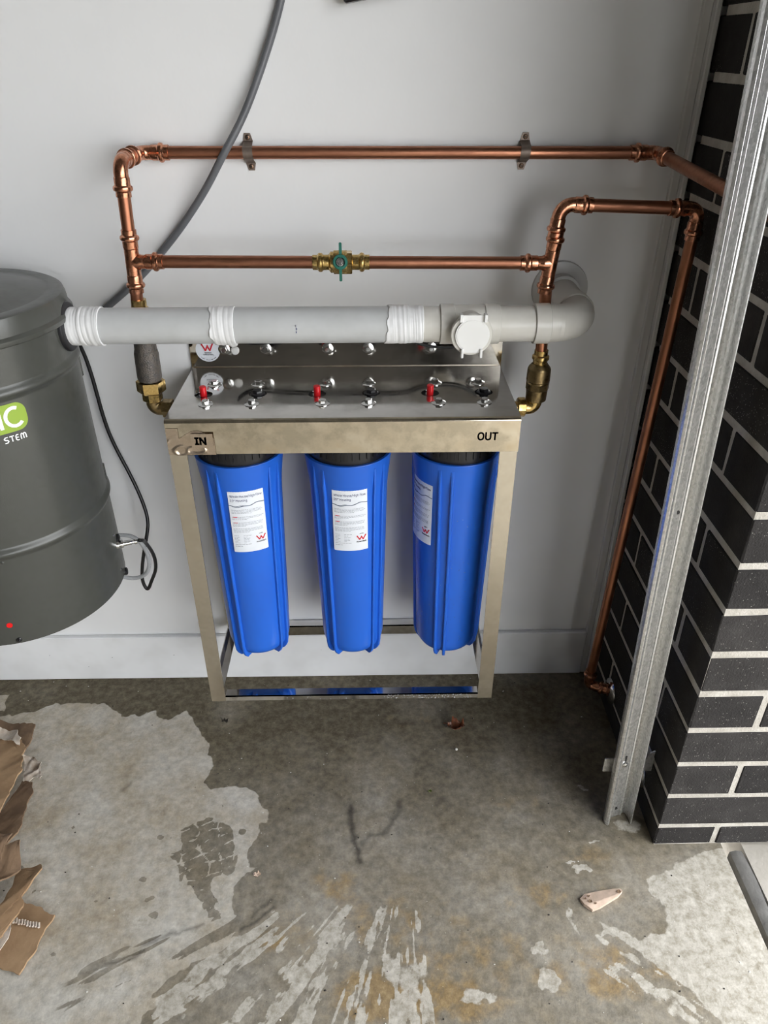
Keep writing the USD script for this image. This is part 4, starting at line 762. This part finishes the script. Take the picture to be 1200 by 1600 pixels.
# ------------------------------------------------------------------ torn cardboard at the left
def card(name, pts, z, label, mt, thick=.004, curl=None, crumple=.004, seed=1, size=.012, extra=None):
    g = Polygon(pts).buffer(0).segmentize(.006); c_ = np.array(g.exterior.coords)[:-1]
    c_ = c_ + (meshkit.fbm(np.c_[c_*55, 0*c_[:, 0] + seed], 4, seed)[:, None] - .5)*[.012, .012]
    g = Polygon(c_).buffer(0); g = shapely.geometry.polygon.orient(max(getattr(g, 'geoms', [g]), key=lambda q: q.area))
    vv, ff = trimesh.creation.triangulate_polygon(g, engine='earcut'); m = trimesh.Trimesh(np.c_[vv, 0*vv[:, 0]], ff).subdivide_to_size(size, max_iter=10); w = m.vertices.copy()
    zf = (lambda x, y: 0*x) if curl is None else curl
    hz = z + zf(w[:, 0], w[:, 1]) + crumple*2*(meshkit.fbm(np.c_[w[:, :2]*28, 0*w[:, 0] + seed], 3, seed) - .5); hz = np.maximum(hz, thick + .0008)
    n = len(w); topv = np.c_[w[:, :2], hz]; bot = np.c_[w[:, :2], hz - thick]
    m2 = trimesh.Trimesh(w, m.faces, process=False); ed = m2.edges_sorted; un, cnt = np.unique(ed, axis=0, return_counts=True); bset = {tuple(e) for e in un[cnt == 1]}
    f = [m.faces, m.faces[:, ::-1] + n]; side = []
    for tri in m.faces:
        for a, b in ((tri[0], tri[1]), (tri[1], tri[2]), (tri[2], tri[0])):
            if (min(a, b), max(a, b)) in bset: side += [[a, a + n, b + n], [a, b + n, b]]
    mesh = trimesh.Trimesh(np.vstack([topv, bot]), np.vstack(f + [np.array(side)]), process=False)
    t = Thing('cardboard_piece', label, 'cardboard', (float(np.mean(w[:, 0])), float(np.mean(w[:, 1])), float(max(hz.min() - thick, 0))))
    t.add('sheet', mesh, mt, smooth=40)
    if extra: extra(t)
    return t
c1 = [(-0.98,-0.15),(-0.824,-0.18),(-0.742,-0.205),(-0.734,-0.244),(-0.733,-0.272),(-0.799,-0.24),(-0.98,-0.203)]
c2 = [(-0.98,-0.203),(-0.806,-0.231),(-0.742,-0.263),(-0.728,-0.283),(-0.708,-0.348),(-0.712,-0.418),(-0.714,-0.449),(-0.762,-0.501),(-.98,-.52)]
c3 = [(-0.743,-0.266),(-0.722,-0.272),(-0.701,-0.292),(-0.692,-0.308),(-0.685,-0.334),(-0.703,-0.327),(-0.71,-0.336),(-0.724,-0.333),(-0.729,-0.308)]
c4 = [(-0.86,-0.50),(-0.74,-0.406),(-0.721,-0.327),(-0.699,-0.337),(-0.692,-0.363),(-0.69,-0.382),(-0.683,-0.456),(-0.696,-0.482),(-0.751,-0.545),(-.90,-.56)]
c5 = [(-0.88,-0.501),(-0.696,-0.492),(-0.672,-0.487),(-0.67,-0.509),(-0.647,-0.504),(-0.641,-0.541),(-0.658,-0.555),(-0.722,-0.587),(-.88,-.60)]
c6 = [(-0.80,-0.66),(-0.71,-0.623),(-0.654,-0.602),(-0.648,-0.567),(-0.653,-0.529),(-0.627,-0.529),(-0.609,-0.527),(-0.599,-0.536),(-0.61,-0.559),(-0.618,-0.582),(-0.615,-0.603),(-0.633,-0.652),(-0.676,-0.697),(-.80,-.72)]
c7 = [(-0.80,-0.65),(-0.716,-0.629),(-0.657,-0.613),(-0.63,-0.575),(-0.601,-0.586),(-0.567,-0.598),(-0.574,-0.623),(-0.578,-0.661),(-0.591,-0.696),(-0.627,-0.685),(-0.80,-0.672)]
card('cardboard', c7, .007, 'flat piece of cardboard with torn corrugated edge, nearest the camera', 'card_tan', crumple=.002, seed=3,
     extra=lambda t: t.add('torn_flutes', [tube([(x, -.6085 - (x + .62)*.20 + dy, .0120), (x + .003, -.6165 - (x + .62)*.20 + dy, .0125)], .0022, 8) for x, dy in zip(np.arange(-.640, -.583, .0052), np.random.default_rng(2).uniform(-.001, .001, 12))], 'card_pale', kind='stuff', label='row of exposed pale corrugation flutes'))
card('cardboard', c6, .032, 'folded cardboard flap with pale torn underside pointing right', 'card_tan', curl=lambda x, y: .022*np.clip((x + .72)/.12, 0, 1) - .30*np.abs((y + .60) - (x + .65)*1.1)*.5, crumple=.006, seed=5)
card('cardboard', [(x - .012, y - .040) for x, y in ((-.80,-.66),(-.66,-.612),(-.622,-.575),(-.618,-.60),(-.628,-.640),(-.662,-.672),(-.80,-.72))], .0145, 'strip of pale torn paper liner under the folded flap', 'card_pale', thick=.002, crumple=.003, seed=15)
card('cardboard', c4, .018, 'flattened brown cardboard sheet under the rolled piece', 'card_brown', curl=lambda x, y: .02*np.clip((x + .80)/.12, 0, 1), seed=6, crumple=.004)
card('cardboard', c5, .066, 'small crumpled brown cardboard scrap in the middle of the heap', 'card_brown', curl=lambda x, y: .02*np.sin(y*60), crumple=.012, seed=7)
card('cardboard', c2, .030, 'large bulging tan cardboard sheet at the edge of the picture', 'card_tan', curl=lambda x, y: .050*np.sqrt(np.clip(1 - ((y + .36)/.20)**2, 0, 1)), seed=8, crumple=.004)
card('cardboard', [(x - .012, y + .020) for x, y in c1], .026, 'dark brown cardboard flap at the back of the heap', 'card_brown', curl=lambda x, y: .01*np.sin(x*40), seed=9, crumple=.006)
card('cardboard', c3, .040, 'crumpled pale torn cardboard corner on the heap', 'card_pale', crumple=.022, seed=10, thick=.002, size=.006)
card('cardboard', [(-.80,-.235),(-.755,-.245),(-.742,-.263),(-.735,-.287),(-.76,-.272),(-.80,-.256)], .083, 'thin torn white paper edge along the back flap', 'card_pale', crumple=.012, seed=12, thick=.002, size=.006)

# ------------------------------------------------------------------ litter on the slab
def crumpled(cx, cy, r, seed, hgt, n=9, rough=.5):
    a = np.linspace(0, 2*math.pi, 24, endpoint=False); q = np.random.default_rng(seed)
    g = Polygon([(cx + r*(1 - rough + rough*q.random())*math.cos(t)*1.25, cy + r*(1 - rough + rough*q.random())*math.sin(t)) for t in a]).buffer(0)
    g = max(getattr(g, 'geoms', [g]), key=lambda s_: s_.area)
    vv, ff = trimesh.creation.triangulate_polygon(g, engine='earcut'); m = trimesh.Trimesh(np.c_[vv, 0*vv[:, 0]], ff).subdivide_to_size(r/5, max_iter=8); w = m.vertices
    z = .0016 + hgt*meshkit.fbm(np.c_[w[:, :2]/r*1.6, 0*w[:, 0] + seed], 3, seed)*np.clip(.4 + 1.2*np.hypot(w[:, 0] - cx, w[:, 1] - cy)/r, 0, 1.6)
    nn = len(w); v = np.vstack([np.c_[w[:, :2], z], np.c_[w[:, :2], z - .0008]])
    return trimesh.Trimesh(v, np.vstack([m.faces, m.faces[:, ::-1] + nn]), process=False)
lf = Thing('dry_leaf', 'crumpled wet brown leaf on the concrete below the filter stand', 'leaf', (.176, -.186, 0))
lf.add('blade', crumpled(.176, -.190, .020, 21, .034), 'leaf_brown', smooth=60)
lf.add('stalk', tube(spline([(.168, -.178, .006), (.158, -.170, .004), (.152, -.168, .002)], 10), .0013, 8), 'leaf_brown', smooth=True)
chip = Polygon([(.362, -.583), (.366, -.594), (.379, -.605), (.394, -.600), (.432, -.580), (.441, -.572), (.440, -.567), (.428, -.566), (.395, -.570), (.372, -.574)]).segmentize(.006)
vv, ff = trimesh.creation.triangulate_polygon(chip, engine='earcut'); m = trimesh.Trimesh(np.c_[vv, 0*vv[:, 0]], ff).subdivide_to_size(.005, max_iter=8); w = m.vertices
dl_ = np.abs((w[:, 1] + .588) - (w[:, 0] - .40)*.33); z = .0085 - dl_*.22 + .0012*meshkit.fbm(w*90, 3, 3); nn = len(w)
bb = {tuple(e) for e in np.unique(m.edges_sorted, axis=0)[np.unique(m.edges_sorted, axis=0, return_counts=True)[1] == 1]}; sd = []
for tri in m.faces:
    for a, b in ((tri[0], tri[1]), (tri[1], tri[2]), (tri[2], tri[0])):
        if (min(a, b), max(a, b)) in bb: sd += [[a, a + nn, b + nn], [a, b + nn, b]]
ck = Thing('timber_chip', 'pale pink splinter of timber lying on the concrete near the door', 'wood chip', (.40, -.586, 0))
ck.add('splinter', trimesh.Trimesh(np.vstack([np.c_[w[:, :2], z], np.c_[w[:, :2], 0*z + .0006]]), np.vstack([m.faces, m.faces[:, ::-1] + nn, np.array(sd)]), process=False), 'chip_pink', smooth=40)
for q_, (x, y, r_) in enumerate(((.378, -.590, .0035), (.370, -.585, .0022), (.386, -.594, .0022), (.434, -.573, .0042), (.377, -.5805, .0026))): ck.add('dirt_fleck', crumpled(x, y, r_, 60 + q_, .0012).apply_translation([0, 0, .0068]), 'card_brown', smooth=False)
single('copper_scrap', crumpled(-.2226, -.5262, .0062, 31, .006), 'chip_pink', 'tiny orange scrap on the edge of the wet patch', 'scrap')
single('dark_lump', crumpled(-.3425, -.1577, .0075, 33, .016), 'debris_dark', 'small dark crumb on the wet concrete under the left post', 'crumb')
single('green_fleck', crumpled(.1094, -.3503, .0042, 35, .006), 'debris_green', 'tiny yellow-green leaf fleck in the middle of the floor', 'leaf fleck')
single('white_pellet', trimesh.creation.icosphere(2, .0030).apply_translation([.1741, -.2428, .0024]), 'debris_pale', 'tiny white round pellet just below the brown leaf', 'pellet', smooth=True)
g1, g2 = [], []
for k in range(230):
    x, y = rs.uniform(-.85, .62), rs.uniform(-.85, -.02); r = rs.uniform(.0005, .0016)
    if x > .50 and y > -.49: continue
    m = trimesh.creation.icosphere(0, r).apply_transform(np.diag([rs.uniform(.8, 1.6), 1, .7, 1])); m.apply_translation([x, y, .0008]); (g1 if k % 2 else g2).append(m)
gt = Thing('grit', 'scattered dark and pale specks of grit across the concrete', 'grit', (0, -.4, 0), kind='stuff')
gt.add('dark_specks', g1, 'debris_dark', smooth=False, kind='stuff'); gt.add('pale_specks', g2, 'debris_pale', smooth=False, kind='stuff')
